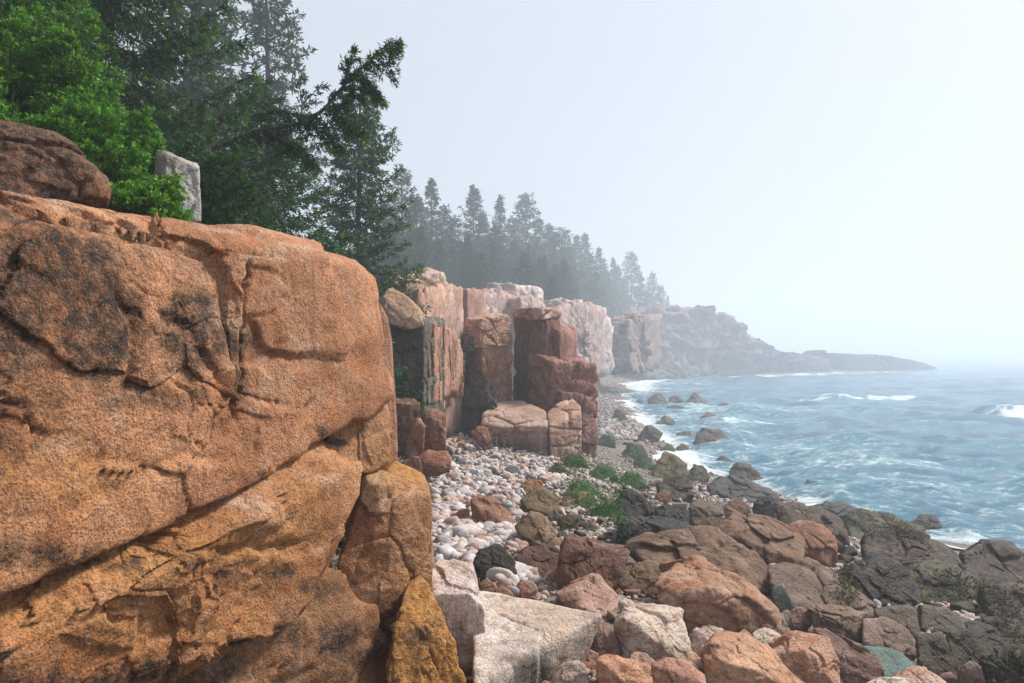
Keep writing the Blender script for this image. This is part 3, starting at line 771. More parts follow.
b('slim pale stone leaning below the upright grey green stone', '782 611 .3 788 610 .3 798 623 .1 794 629 0 786 620 .05', 628, (.50, .42, .36), 0, cat='stone')
b('round pinkish brown stone right of the slim pale stone', '788 612 .3 798 605 .5 808 610 .4 813 622 .1 805 630 0 792 627 0', 630, (.33, .21, .165), 0, p=9, cat='stone')
b('cream stone with a lit top left of the orange creased boulder', '751 634 .3 764 627 .5 778 631 .5 786 641 .2 776 649 0 757 644 0', 648, (.50, .40, .31), 0, cat='stone')
b('wide layered brown boulder behind the upright grey green stone', '768 570 .4 784 561 .6 812 563 .6 842 579 .55 868 600 .4 880 615 .15 850 622 0 800 618 0 776 596 .1', 618, (.225, .14, .085), .2, .15, .6)
b('split tan block with a black left end on the layered slope', '806 608 .35 834 604 .6 850 606 .6 865 614 .4 866 640 .1 840 645 0 834 618 .05 812 628 .2', 645, (.27, .175, .11), .1)
b('speckled pinkish brown stone next to the split tan block', '862 620 .4 882 618 .55 902 626 .5 920 643 .3 918 656 .05 880 650 0 863 642 .05', 656, (.31, .205, .15), .1)
b('large smooth dark boulder with rounded back above the fractured ledge', '838 585 .4 850 562 .6 875 552 .65 892 556 .6 908 570 .5 924 600 .3 905 610 .05 868 605 0 848 592 .1', 608, (.105, .078, .06), .4, .1, 1.)
b('tan top slab of the fractured ledge, left of the deep vertical crack', '874 612 .3 890 605 .6 918 604 .6 920 634 .1 916 646 0 888 636 .05', 646, (.19, .135, .085), .25, .2, .6)
b('greenish upper block of the fractured ledge, right of the deep crack', '920 606 .5 950 608 .6 968 622 .4 966 632 .1 940 634 0 921 632 .0', 634, (.15, .12, .08), .3, .3, .6)
b('broad slanting lower block of the fractured ledge', '916 634 .5 942 630 .6 950 650 .4 962 678 .1 950 682 0 920 664 .05', 680, (.18, .13, .082), .25, .15, .6)
b('lower right block of the fractured ledge with olive tinge', '944 634 .5 968 628 .6 984 646 .45 990 672 .1 972 680 0 958 672 0', 682, (.16, .12, .078), .3, .25, .6)
b('small upright red brown stone below the fractured ledge', '959 666 .2 970 659 .4 980 664 .3 985 684 .1 978 700 0 962 700 0', 698, (.24, .13, .095), .2)
b('small flat red stone between the pale pink boulder and the fractured ledge', '940 676 .3 952 673 .4 962 680 .2 958 692 0 944 690 0', 692, (.30, .16, .12), .1, cat='stone')
b('dark wet rock at the bottom right corner with olive weed', '985 662 .3 1000 648 .5 1030 645 .5 1045 690 .2 1040 705 0 985 705 0', 706, (.09, .07, .05), .5, .35, .8)
b('low dark rock filling the gap under the weedy slope on the right', '968 628 .4 990 620 .6 1022 622 .6 1040 640 .3 1035 658 0 985 656 0', 658, (.10, .08, .056), .4, .35, .8)
# --- middle distance
b('red block with a flat wet top standing in the pale cobbles', '470 502 .15 474 498 .5 492 496 .7 508 509 .6 513 520 .25 511 528 .05 476 521 0 470 512 .08', 529, (.40, .22, .165), .1)
b('tilted brown block with pale sloping side near the red block', '512 527 .15 530 511 .35 540 513 .5 552 522 .5 565 546 .25 562 552 .05 545 546 0 516 534 0', 551, (.30, .22, .15), .1, .1, .8)
b('yellow green stained boulder beside the edge of the seaweed', '518 500 .2 530 490 .45 548 487 .6 558 496 .5 561 508 .25 552 516 0 524 508 0', 515, (.28, .22, .105), .2, .4, .9)
b('flat tan stone right of the yellow green boulder', '559 499 .3 566 492 .6 588 492 .6 597 500 .35 585 510 0 562 508 0', 509, (.35, .255, .15), .1, .12, .9)
b('orange brown stone at the upper end of the cobbles', '518 488 .3 530 479 .5 541 480 .5 545 490 .2 538 496 0 522 494 0', 496, (.36, .21, .105), 0)
b('rounded grey green boulder at the lower end of the cobble field', '472 562 .25 480 549 .5 500 546 .6 514 556 .45 518 572 .15 508 582 0 480 582 0', 583, (.12, .115, .10), .35, .15, 0)
b('dark red boulder with broken top behind the salmon block', '514 556 .3 524 545 .6 545 545 .7 562 556 .5 560 574 .1 545 580 0 520 578 0', 580, (.23, .12, .09), .2)
b('big red brown boulder with a smooth white wet top', '556 560 .25 569 540 .4 590 538 .75 616 545 .75 630 550 .6 624 570 .3 604 600 .02 580 594 0 560 586 .1', 600, (.30, .165, .12), .15)
b('largest boulder on the shore, green grey on its left and pink on its right', '627 551 .25 640 541 .4 668 533 .5 692 525 .6 718 523 .6 746 545 .5 774 582 .3 766 596 .08 720 592 0 680 580 0 645 566 .05', 592, (.31, .21, .155), .15, .2, .15)
b('long dark ridged block left of the white topped wet slab', '618 518 .2 640 513 .5 662 520 .5 688 524 .45 690 532 .2 660 546 .02 628 550 0 619 540 .05', 549, (.085, .07, .055), .45, .15, .2)
b('dark wedge shaped boulder with a green ridge', '611 504 .25 622 492 .45 634 489 .5 648 500 .4 656 514 .15 640 520 0 614 514 .05', 520, (.075, .072, .052), .4, .3, .1)
b('black square ended block touching the white topped slab', '654 510 .3 672 503 .6 688 503 .6 689 522 .1 684 526 0 658 524 .05', 527, (.06, .06, .055), .5)
b('flat wet slab with a white shining top', '688 504 .3 700 500 .8 722 504 .8 724 514 .4 715 527 .05 690 526 0', 528, (.56, .48, .42), .5, 0)
b('orange brown stone perched behind the dark wedge shaped boulder', '654 495 .3 662 489 .5 670 492 .4 673 502 .1 662 505 0', 505, (.34, .20, .10), .1, cat='stone')
b('dark rounded boulder with a brown cap among the algae', '655 485 .3 664 476 .5 680 475 .6 691 482 .5 694 494 .2 684 500 0 660 498 0', 499, (.15, .115, .08), .3, .2, .4)
b('yellow algae covered boulder at the edge of the surf', '650 470 .3 660 458 .5 676 455 .6 686 464 .5 690 474 .2 680 480 0 654 479 0', 480, (.24, .19, .075), .25, .5, 1.)
b('tan pointed boulder rising above the yellow algae boulder', '658 461 .3 664 450 .5 674 454 .5 688 464 .3 680 470 0 660 468 0', 472, (.32, .24, .11), .2, .3, 1., lift=.3)
b('olive capped boulder right of the yellow algae boulder', '685 474 .3 694 464 .5 704 466 .5 711 476 .3 704 484 0 688 482 0', 483, (.22, .17, .08), .3, .4, 1.)
b('long dark whale backed boulder at the water edge', '705 486 .25 718 477 .4 742 480 .45 768 489 .4 779 498 .2 770 504 .05 740 500 0 710 497 0', 502, (.10, .08, .068), .5, .15, 1.)
b('yellow topped rock just offshore of the whale backed boulder', '728 472 .3 736 464 .5 748 463 .5 758 470 .35 764 479 .1 752 482 0 732 480 0', 481, (.17, .14, .06), .4, .5, 1.)
b('smooth dark purple grey boulder below the whale backed boulder', '751 508 .3 758 496 .5 772 494 .5 784 506 .4 785 522 .1 774 527 0 756 522 0', 527, (.105, .082, .078), .45, .05, 1.)
b('wide pinkish slab boulder with an undercut black front', '716 530 .3 730 511 .5 748 515 .65 780 526 .7 806 537 .6 806 548 .3 803 562 .05 770 566 0 740 540 .05', 567, (.33, .215, .155), .15, .05, .5)
b('small tan knob above the wide pinkish slab', '724 508 .3 732 499 .5 744 501 .5 752 512 .3 744 520 0 728 516 0', 520, (.34, .225, .13), .15)
b('salmon pink boulder with a flat slanting face', '785 526 .3 800 518 .6 818 524 .6 836 537 .5 837 552 .2 830 567 0 812 560 .02 803 545 .05', 567, (.40, .215, .15), .1)
b('brown boulder behind the salmon pink boulder', '776 508 .3 796 503 .6 820 508 .65 842 520 .5 846 548 .1 820 560 0 785 530 0', 552, (.20, .14, .095), .3, .1, .8)
b('low black rock where the weedy ledge meets the sea', '812 509 .3 826 502 .5 842 502 .55 860 511 .4 850 520 0 816 518 0', 519, (.07, .058, .052), .5, .15, 1.)
b('two toned rock awash alone in the water above the weedy ledge', '797 488 .3 808 479 .5 818 481 .5 829 488 .3 818 494 0 802 493 0', 492, (.11, .09, .075), .5, .35, .8)
b('long ledge trailing olive seaweed into the sea', '838 520 .3 860 509 .5 890 514 .55 922 526 .5 930 536 .2 890 545 0 850 538 0', 542, (.10, .09, .05), .4, .55, .8)
b('broad dark brown ledge sloping to the water', '862 548 .3 866 530 .5 900 527 .6 944 540 .6 970 556 .4 966 575 .1 930 588 0 885 582 0', 586, (.175, .115, .082), .3, .1, .7)
b('pointed dark rock sitting in the surf beyond the brown ledge', '910 526 .3 920 515 .5 930 513 .5 942 524 .35 944 531 .1 926 535 0 912 532 0', 533, (.13, .098, .088), .45, .25, .8)
b('layered reddish ledge at the right edge beside the surf', '962 556 .3 980 541 .5 1010 543 .6 1016 562 .4 1050 590 .2 1010 596 0 970 580 0', 594, (.18, .11, .08), .35, .1, .8)
b('dark boulder cut by the right edge just above the layered ledge', '1008 561 .3 1022 553 .5 1050 555 .5 1052 580 .1 1012 578 0', 578, (.11, .08, .065), .45)
b('brown slab on the right edge below the layered ledge', '985 590 .3 1008 580 .6 1050 592 .6 1055 630 .2 1020 628 0 990 614 0', 628, (.15, .10, .07), .3, .2, .8)
b('dark rock with weed between the smooth dark boulder and the brown ledge', '905 570 .3 935 562 .6 975 574 .6 990 596 .3 960 610 0 915 600 0', 606, (.12, .09, .062), .35, .5, .8)
# --- loose blocks at the foot of the pink cliff
b('brown cube shaped block with a black side at the foot of the pink cliff', '389 403 .1 398 398 .7 414 398 .8 421 402 .3 419 436 .2 405 440 0 390 436 .1 406 405 0', 438, (.26, .15, .105), 0, dist=21.5)
b('leaning red slab in front of the brown cube shaped block', '408 432 .2 412 420 .3 420 416 .4 426 424 .3 423 450 .1 418 462 0 404 460 0', 462, (.34, .175, .12), 0, dist=20.5)
b('dark sided red block right of the leaning red slab', '421 416 .15 426 409 .5 438 408 .6 447 416 .4 446 444 .1 432 449 0 422 446 .05 432 416 0', 448, (.30, .155, .11), 0, dist=21.5)
b('low red rock at the head of the cobbles beneath the leaning slab', '418 456 .2 430 449 .5 446 450 .5 452 458 .3 448 468 0 420 470 0', 470, (.38, .20, .15), 0, dist=20)
b('small red rock left of the low red rock', '402 462 .2 410 456 .4 420 456 .4 422 470 .1 404 472 0', 472, (.33, .17, .12), 0, dist=19.4)
b('pink rock fallen against the dark base of the stack', '447 386 .3 456 380 .5 464 382 .4 464 392 .1 450 394 0', 394, (.38, .22, .17), 0, dist=31)
b('reddish stone lying in front of the dark wedge of the stack', '470 432 .3 478 426 .5 488 428 .4 492 438 .1 478 441 0', 441, (.34, .18, .13), 0, dist=29)
# --- rocks standing in the surf
for lab, s, ba, c, m in (
    ('grey boulder standing in the surf nearest the far beach', '648 400 .3 656 392 .5 662 393 .5 669 403 .2 660 405 0 650 405 0', 405, (.20, .17, .15), .15),
    ('low grey rock touching the grey boulder in the surf', '668 399 .3 674 394 .5 682 398 .3 683 401 .1 670 402 0', 402, (.22, .19, .17), .1),
    ('hump backed dark rock farthest out from the beach', '686 402 .3 695 393 .5 704 398 .4 712 403 .2 700 405 0 688 405 0', 404, (.19, .155, .14), .05),
    ('flat dark rock awash between the hump backed rocks', '662 409 .3 672 404 .5 684 406 .4 688 411 .1 676 413 0 664 412 0', 412, (.17, .15, .13), .1),
    ('olive topped rock right of the awash flat rock', '700 418 .3 708 412 .5 716 414 .5 721 419 .2 710 422 0 702 421 0', 421, (.22, .20, .10), .4),
    ('faint low rock farthest to sea of the surf rocks', '715 406 .3 722 402 .5 732 404 .4 734 408 .1 718 408 0', 408, (.24, .22, .20), .1),
    ('dull brown rock in white water left of the olive topped rock', '655 423 .3 664 417 .5 674 419 .5 679 426 .2 668 429 0 657 427 0', 428, (.24, .20, .15), .2),
    ('broad olive boulder at the edge of the white water', '636 437 .3 645 426 .5 652 425 .5 662 433 .3 658 442 0 640 442 0', 442, (.24, .21, .11), .4),
    ('low tan rock beside the brown cleft rock in the water', '673 437 .3 682 431 .5 690 432 .4 696 438 .2 688 442 0 676 441 0', 441, (.28, .23, .15), .25),
    ('brown cleft rock in the water, largest of the surf rocks', '692 446 .3 694 433 .4 702 427 .5 722 429 .5 734 441 .3 736 447 .1 715 448 0 696 450 0', 448, (.27, .19, .14), .05),
    ('small pink rock nearly covered by a wave above the yellow topped rock', '716 460 .3 722 455 .5 730 458 .4 733 463 .1 720 464 0', 464, (.24, .16, .16), 0),
    ('rusty stone in the wash below the low tan rock', '676 448 .3 682 443 .5 689 446 .4 690 451 .1 678 452 0', 452, (.30, .20, .10), .3),
    ('mossy rock at the toe of the stack by the white water', '611 418 .3 616 409 .5 622 409 .5 628 418 .2 620 422 0', 421, (.24, .20, .10), .4),
    ('small grey stone between the stack and the surf', '634 405 .3 638 399 .5 643 400 .5 645 405 .1 638 406 0', 406, (.25, .23, .21), .1)):
    b(lab, s, ba, c, .35, m, .9, group='rocks standing in the surf')
# --- dark algae covered boulders between the stack and the boulders
for lab, s, ba, c, m in (
    ('dark green boulder closest to the corner of the stack', '597 440 .3 604 433 .5 614 436 .4 616 444 .1 604 448 0', 447, GREEN, .3),
    ('black smooth boulder just shoreward of the broad olive boulder', '620 452 .3 630 441 .5 642 444 .5 648 454 .2 638 460 0 622 459 0', 459, (.075, .07, .06), .15),
    ('grey green boulder lying above the yellow algae boulder', '632 462 .3 642 453 .5 652 458 .4 655 467 .1 640 470 0', 469, (.12, .115, .08), .3),
    ('dark green flat boulder in the middle of the seaweed', '588 474 .3 598 464 .5 612 466 .5 618 476 .2 606 482 0 590 480 0', 481, GREEN, .4),
    ('low green black boulder seaward of the flat green boulder', '618 480 .3 628 471 .5 642 474 .5 648 484 .2 634 489 0 620 487 0', 488, (.085, .085, .06), .35),
    ('sharp dark boulder with a yellow stripe in the seaweed', '570 486 .3 578 479 .5 590 484 .5 604 494 .3 592 499 0 574 494 0', 498, (.15, .145, .06), .4),
    ('dark boulder under the seaweed below the stack front', '562 462 .3 572 454 .5 584 457 .5 588 465 .2 576 470 0 564 468 0', 469, GREEN, .4),
    ('brown boulder bordering the seaweed and the pale cobbles', '548 470 .3 556 463 .5 566 466 .4 568 474 .1 556 478 0', 477, (.24, .18, .11), .2),
    ('blackish stone between the flat tan stone and the dark wedge', '590 512 .3 600 504 .5 612 508 .4 613 518 .1 598 521 0', 520, (.10, .10, .075), .3),
    ('rust brown stone left of the ridged dark block', '558 518 .3 570 512 .5 580 518 .4 578 532 .1 562 534 0', 533, (.28, .18, .10), .15),
    ('grey stone nestled right of the tilted brown block', '548 515 .3 556 511 .5 564 517 .3 563 526 .1 550 526 0', 526, (.26, .22, .18), .1),
    ('small dark boulder by the water below the broad olive boulder', '660 448 .3 668 443 .5 675 447 .3 676 453 .1 664 455 0', 454, (.13, .12, .07), .4)):
    b(lab, s, ba, c, .3, m + .30, .0, group='algae covered boulders by the seaweed')
# --- smaller stones packed among the nearest boulders
for lab, s, ba, c in (
    ('dark red stone with a flat face on the pale flat topped stone', '668 642 .3 676 634 .5 688 634 .5 691 644 .2 686 651 0 672 648 0', 651, (.24, .11, .09)),
    ('pink slab leaning on the front of the pale flat topped stone', '648 640 .2 656 637 .4 668 642 .5 680 652 .3 676 662 0 654 658 0', 662, (.40, .25, .19)),
    ('tan lumpy stone above the sloping red orange slab', '674 654 .3 682 648 .5 694 652 .5 704 661 .3 700 668 0 680 663 0', 668, (.42, .28, .18)),
    ('orange stone in front of the pale flat topped stone', '630 656 .3 638 651 .5 648 653 .5 655 662 .2 646 668 0 632 665 0', 668, (.44, .25, .16)),
    ('broken white edged stone touching the golden orange boulder', '688 640 .3 696 627 .5 704 630 .5 708 646 .2 700 656 0 690 652 0', 656, (.54, .40, .33)),
    ('white topped slab behind the golden orange boulder', '699 631 .3 708 624 .6 722 628 .6 728 635 .3 716 642 0 702 640 0', 640, (.58, .46, .40)),
    ('dull brown stone behind the broken white edged stone', '682 620 .3 692 614 .5 704 618 .4 706 628 .1 688 630 0', 630, (.32, .20, .14)),
    ('small orange stone at the toe of the angular dark fronted boulder', '738 634 .3 744 629 .5 752 634 .3 750 641 0 740 640 0', 641, (.42, .23, .14)),
    ('small red stone left of the pale rough stone', '536 690 .2 544 680 .4 552 684 .4 552 698 0 538 700 0', 702, (.34, .17, .12)),
    ('rounded orange red stone just left of the tilted orange block', '584 658 .3 590 649 .5 598 654 .4 600 666 .1 588 670 0', 669, (.44, .22, .15)),
    ('small pale pebble like stone above the pale rough stone', '570 656 .3 576 650 .5 584 652 .5 585 660 .1 574 663 0', 662, (.46, .36, .29)),
    ('red brown stone behind the pale slab, left of the salmon block', '514 586 .3 522 579 .5 534 581 .5 538 591 .2 530 600 0 518 598 0', 599, (.36, .19, .14)),
    ('pale pink split stone behind the pale slab', '478 584 .3 486 577 .5 494 583 .4 500 592 .1 486 594 0', 593, (.44, .29, .24)),
    ('dark red round stone touching the pink slab', '469 580 .3 473 576 .5 480 578 .4 480 586 .1 472 588 0', 588, (.20, .10, .085)),
    ('flat orange stone between the round dark stone and salmon block', '494 590 .3 502 585 .5 512 591 .4 514 598 0 498 598 0', 598, (.42, .25, .18)),
    ('small salmon stone under the knobbly tan boulder', '608 592 .3 614 584 .5 622 590 .4 622 600 0 610 600 0', 600, (.38, .21, .15)),
    ('small tan cap stone above the pale flat topped stone', '620 605 .3 630 598 .5 640 602 .5 641 612 0 624 613 0', 612, (.36, .24, .17)),
    ('square brown stone left of the pale flat topped stone', '610 614 .3 616 607 .5 630 608 .5 633 617 .2 624 622 0 612 620 0', 621, (.26, .15, .115)),
    ('small red stone standing against the red block', '455 516 .2 460 508 .4 468 507 .4 470 518 .1 462 526 0 456 524 0', 525, (.38, .17, .125)),
    ('grey brown stone tucked between layered brown boulder and split tan block', '770 632 .3 778 625 .5 790 628 .5 796 636 .2 786 640 0 772 638 0', 640, (.27, .19, .15))):
    b(lab, s, ba, c, group='stones among the nearest boulders', cat='stone')

# ---------------------------------------------------------------- loose stones and cobbles
SIL = []
for q, d0 in HEROES:
    bm = bmesh.new()
    for a, b_, c in q: bm.verts.new((a, b_, 0))
    pts = sorted(set((a, b_) for a, b_, c in q)); bm.free()
    lo = []
    for chain in (pts, pts[::-1]):
        h = []
        for p_ in chain:
            while len(h) > 1 and (h[-1][0] - h[-2][0]) * (p_[1] - h[-2][1]) - (h[-1][1] - h[-2][1]) * (p_[0] - h[-2][0]) <= 0: h.pop()
            h.append(p_)
        lo += h[:-1]
    SIL.append((lo, d0))


def covered(px, py, d):
    r = np.zeros(px.shape, bool)
    for poly, d0 in SIL: r |= inside(px, py, poly)
    return r


def scatter(region, n, seed):
    rg = np.random.default_rng(seed)
    xs = [a for a, _ in region]; ys = [b_ for _, b_ in region]
    px = rg.uniform(min(xs), max(xs), n * 6); py = rg.uniform(min(ys), max(ys), n * 6)
    k = inside(px, py, region) & ~covered(px, py, None)
    return px[k][:n], py[k][:n], rg


def pebble_geo(seed, sub=3, flat=.62, p=9):
    rg = np.random.default_rng(seed)
    pts = rg.normal(size=(14, 3)); pts /= np.linalg.norm(pts, axis=1)[:, None]
    pts *= np.array([1, rg.uniform(.62, .9), flat * rg.uniform(.75, 1.15)])
    V, Fc, c = rock(pts, sub, p=p, rough=.03, freq=.8, chips=0, seed=seed)
    return V - c, Fc


def settle(o, px, py, size, rg, sunk=.25):
    d = ground_depth(px, py); x, y, z = P(px, py, d)
    o.location = (x, y, float(beach_z(np.array([x]), np.array([y]))[0]) + size * (.38 - sunk))
    o.scale = (size,) * 3
    o.rotation_euler = (rg.normal(0, .25), rg.normal(0, .25), rg.uniform(0, 6.3))


# angular stones filling the gaps; the copies share a dozen shapes
shapes = []
for k in range(12):
    rg = np.random.default_rng(500 + k)
    pts = rg.uniform(-1, 1, (12, 3)) * np.array([1, .8, .62])
    V_, F_, c_ = rock(pts, 4, p=20, rough=.045, block=.05, bsize=(.8, .8, .6), groove=.01, chips=4, seed=500 + k)
    shapes.append(mesh('loose_stone', V_ - c_, F_, M['rock']))
for reg, n, lo, hi, cols, wet, moss, lab, grp in (
    ([(470, 575), (560, 560), (700, 600), (800, 640), (960, 690), (480, 690)], 75, .10, .26, [PINK, PALE, ORANGE, RED, ROSE, TAN], 0, 0, 'angular pink or orange stone wedged in a gap between the nearest boulders', 'loose stones between the nearest boulders'),
    ([(560, 505), (700, 470), (740, 520), (630, 560), (560, 540)], 60, .12, .32, [BROWN, DARK, GREEN, TAN, BROWN], .3, .25, 'wet brown or greenish stone in the gaps below the seaweed', 'loose wet stones below the seaweed'),
    ([(760, 505), (1000, 560), (1020, 680), (900, 640), (780, 580)], 50, .15, .42, [DARK, BROWN, DARK, (.14, .1, .07)], .35, .25, 'dark wet stone between the ledges on the seaward slope', 'loose dark stones between the seaward ledges'),
    ([(598, 410), (625, 392), (665, 452), (640, 475), (600, 440)], 46, .18, .45, [DARK, GREY, BROWN, TAN, (.2, .18, .12)], .3, .2, 'small dark stone on the waterline beside the stack', 'small stones on the waterline'),
    ([(440, 400), (462, 392), (470, 430), (500, 446), (470, 450), (450, 440)], 34, .15, .4, [RED, ROSE, PINK, BROWN], 0, 0, 'reddish rubble stone in the gully behind the stack', 'rubble in the gully behind the stack')):
    px, py, rg = scatter(reg, n, 900 + n)
    for x, y in zip(px, py):
        o = link('loose_stone', shapes[rg.integers(12)])
        settle(o, x, y, float(rg.uniform(lo, hi)), rg)
        c = np.array(cols[rg.integers(len(cols))]) * rg.uniform(.75, 1.2)
        o.color = (*c, 1); o['wet'] = min(1, wet * 2.3); o['moss'] = moss * rg.uniform(0, 2); o['weed'] = .6
        tag(o, lab, 'stone', grp)

FIELD = [(418, 470), (436, 440), (462, 432), (500, 440), (545, 452), (568, 470), (548, 500), (516, 520), (560, 545), (540, 580), (470, 600), (436, 560), (430, 500)]
px, py, rg = scatter(FIELD, 300, 77)
order = np.argsort(-py)
cob = []
for k in range(10):
    V_, F_ = pebble_geo(700 + k, 3)
    cob.append((V_, F_))
COB = [[mesh('cobble', v, f, M['cobble'], attrs={'tint': np.full(len(v), (j + .5) / 9)}) for j in range(9)] for v, f in cob]
NAMES9 = ['light grey', 'white', 'pale pink', 'grey', 'cream', 'dark red', 'white grey', 'dark brown', 'tan']
for k in order[:250]:
    j = int(rg.choice(9, p=[.2, .17, .14, .1, .11, .09, .11, .04, .04]))
    o = link('cobble', COB[int(rg.integers(10))][j])
    settle(o, px[k], py[k], float(rg.uniform(.13, .32)) * (1.5 if rg.random() < .08 else 1), rg, .12)
    tag(o, f'rounded {NAMES9[j]} cobble lying loose on the pale cobble beach', 'cobble', f'{NAMES9[j]} cobbles')


def pebble_mass(name, regs, seed, label, zlo=.0):
    rg = np.random.default_rng(seed); Vs, Fs, Ts = [], [], []; n0 = 0
    for reg, n, lo, hi, pr in regs:
        px, py, r2 = scatter(reg, n, int(rg.integers(1e6)))
        for x, y in zip(px, py):
            v, f = cob[rg.integers(10)]
            d = ground_depth(x, y)
            if d > 580: continue
            X_, Y_, _ = P(x, y, d); X_ += rg.normal(0, .1); Y_ += rg.normal(0, .2)
            s = lo + (hi - lo) * rg.random() ** 1.8 * (1.7 if rg.random() < .05 else 1); a = rg.uniform(0, 6.3); t1, t2 = rg.normal(0, .3, 2)
            R = np.array([[math.cos(a), -math.sin(a), 0], [math.sin(a), math.cos(a), 0], [t1, t2, 1]])
            q = (v * s) @ R.T
            q[:, 0] += X_; q[:, 1] += Y_; q[:, 2] += float(beach_z(np.array([X_]), np.array([Y_]))[0]) + s * .2 + zlo
            Vs.append(q); Fs.append(f + n0); n0 += len(v)
            Ts.append(np.full(len(v), (rg.choice(9, p=pr) + .5) / 9))
    me = mesh(name, np.vstack(Vs), np.vstack(Fs), M['cobble'], attrs={'tint': np.concatenate(Ts)})
    return kind(link(name, me), 'stuff', label)


GREYS = [.17, .12, .18, .1, .12, .12, .09, .05, .05]; REDS = [.06, .05, .2, .05, .12, .26, .04, .1, .12]; DARKS = [.06, .04, .08, .14, .06, .16, .04, .26, .16]
cob = [pebble_geo(700 + k, 2) for k in range(10)]
pebble_mass('shingle', [(FIELD, 3000, .06, .27, GREYS), ([(540, 450), (600, 440), (640, 470), (620, 540), (560, 545), (540, 500)], 900, .07, .18, [.1, .1, .1, .1, .15, .1, .05, .1, .2]),
                        ([(480, 560), (640, 590), (800, 640), (940, 690), (470, 690)], 1800, .03, .11, REDS), ([(600, 385), (640, 358), (668, 360), (650, 376), (628, 400), (640, 440), (600, 440)], 2400, .14, .5, DARKS),
                        ([(640, 450), (760, 500), (900, 560), (1024, 640), (1024, 683), (900, 660), (700, 560), (620, 480)], 2600, .06, .20, DARKS), ([(640, 440), (690, 440), (780, 490), (840, 520), (800, 540), (700, 500)], 700, .10, .28, DARKS),
                        ([(398, 440), (450, 396), (470, 400), (466, 436), (420, 476)], 400, .10, .28, REDS)], 5, 'pale rounded shingle too fine to count, spread below the cliffs')

# ---------------------------------------------------------------- seaweed laid over the rocks it grows on
Vs, Fs, n0 = [], [], 0
for v, f in HMESH:
    Vs.append(v); Fs.append(f + n0); n0 += len(v)
gx, gy = np.meshgrid(np.arange(-4, 34, .3), np.arange(8, 70, .3), indexing='ij')
gv = np.stack([gx.ravel(), gy.ravel(), beach_z(gx.ravel(), gy.ravel())], 1); a, c = gx.shape
i, j = np.meshgrid(np.arange(a - 1), np.arange(c - 1), indexing='ij')
gq = np.stack([i * c + j, (i + 1) * c + j, (i + 1) * c + j + 1, i * c + j + 1], -1).reshape(-1, 4)
Vs.append(gv); Fs.append(np.vstack([gq[:, :3], gq[:, [0, 2, 3]]]) + n0)
ALLV = np.vstack(Vs)
TREE = BVHTree.FromPolygons(ALLV.tolist(), np.vstack(Fs).tolist())


def weed(name, regs, mat, seed, label):
    rg = np.random.default_rng(seed); V, Fc, A, T = [], [], [], []
    for region, n, ln, cl in regs:
        xs = [q[0] for q in region]; ys = [q[1] for q in region]
        got = 0
        for _ in range(n * 8):
            if got >= n: break
            x, y = rg.uniform(min(xs), max(xs)), rg.uniform(min(ys), max(ys))
            if not inside(np.array([x]), np.array([y]), region)[0]: continue
            if vnoise(np.array([[x / cl, y / cl * 2.2, seed]]), seed)[0] < .12: continue
            o = Vector((0, 0, EYE)); dr = (Vector(P(x, y, 10)) - o).normalized()
            h, nrm, _, dist = TREE.ray_cast(o, dr)
            if h is None: continue
            if nrm.z < 0: nrm = -nrm
            if nrm.z < .1: continue
            got += 1
            dn = Vector((0, 0, -1)); down = (dn - nrm * dn.dot(nrm))
            sh_ = rg.random()
            for _k in range(9):
                dirv = (down * 1.2 + Vector(rg.normal(0, .75, 3).tolist())); dirv = dirv - nrm * dirv.dot(nrm)
                if dirv.length < 1e-3: continue
                dirv.normalize(); sd = nrm.cross(dirv); L = ln * rg.uniform(.5, 1.2); w = L * rg.uniform(.10, .22)
                jt = Vector(rg.normal(0, .13, 3).tolist()); p0 = h + jt - nrm * jt.dot(nrm); k0 = len(V)
                for q, (a_, hh, ww) in enumerate(((0, .004, .6), (.45, .016, 1.0), (.8, .014, .9), (1.0, .0, .2))):
                    m = p0 + dirv * (a_ * L) + nrm * (hh * rg.uniform(.5, 1.6))
                    V.append(tuple(m + sd * w * ww)); V.append(tuple(m - sd * w * ww)); A += [sh_ * .7 + .3 * rg.random()] * 2; T += [a_ * rg.uniform(.4, 1)] * 2
                for q in range(3): Fc.append((k0 + 2 * q, k0 + 2 * q + 1, k0 + 2 * q + 3, k0 + 2 * q + 2))
    me = mesh(name, V, Fc, M[mat], attrs={'shade': A, 'tip': T})
    return kind(link(name, me), 'stuff', label)


weed('green_seaweed', [([(552, 462), (575, 446), (612, 436), (640, 452), (650, 478), (618, 500), (612, 540), (585, 515), (560, 490)], 600, .09, 3),
                       ([(590, 500), (612, 500), (622, 520), (622, 535), (600, 530)], 160, .08, 4), ([(585, 430), (612, 420), (630, 432), (622, 446), (590, 442)], 130, .08, 4)], 'weed', 21, 'bright green seaweed draped over the stones below the stack')
weed('brown_seaweed', [([(840, 512), (880, 508), (925, 520), (935, 536), (900, 540), (850, 530)], 380, .085, 5), ([(905, 570), (960, 575), (1024, 590), (1024, 640), (985, 630), (940, 600)], 170, .08, 5),
                       ([(838, 575), (850, 565), (852, 595), (842, 600)], 70, .08, 4), ([(728, 464), (760, 464), (764, 478), (735, 478)], 90, .08, 4), ([(655, 455), (690, 458), (700, 480), (650, 478)], 150, .08, 4),
                       ([(985, 645), (1024, 640), (1024, 683), (990, 683)], 25, .08, 4)], 'wrack', 22, 'olive brown rockweed hanging over the seaward ledges')
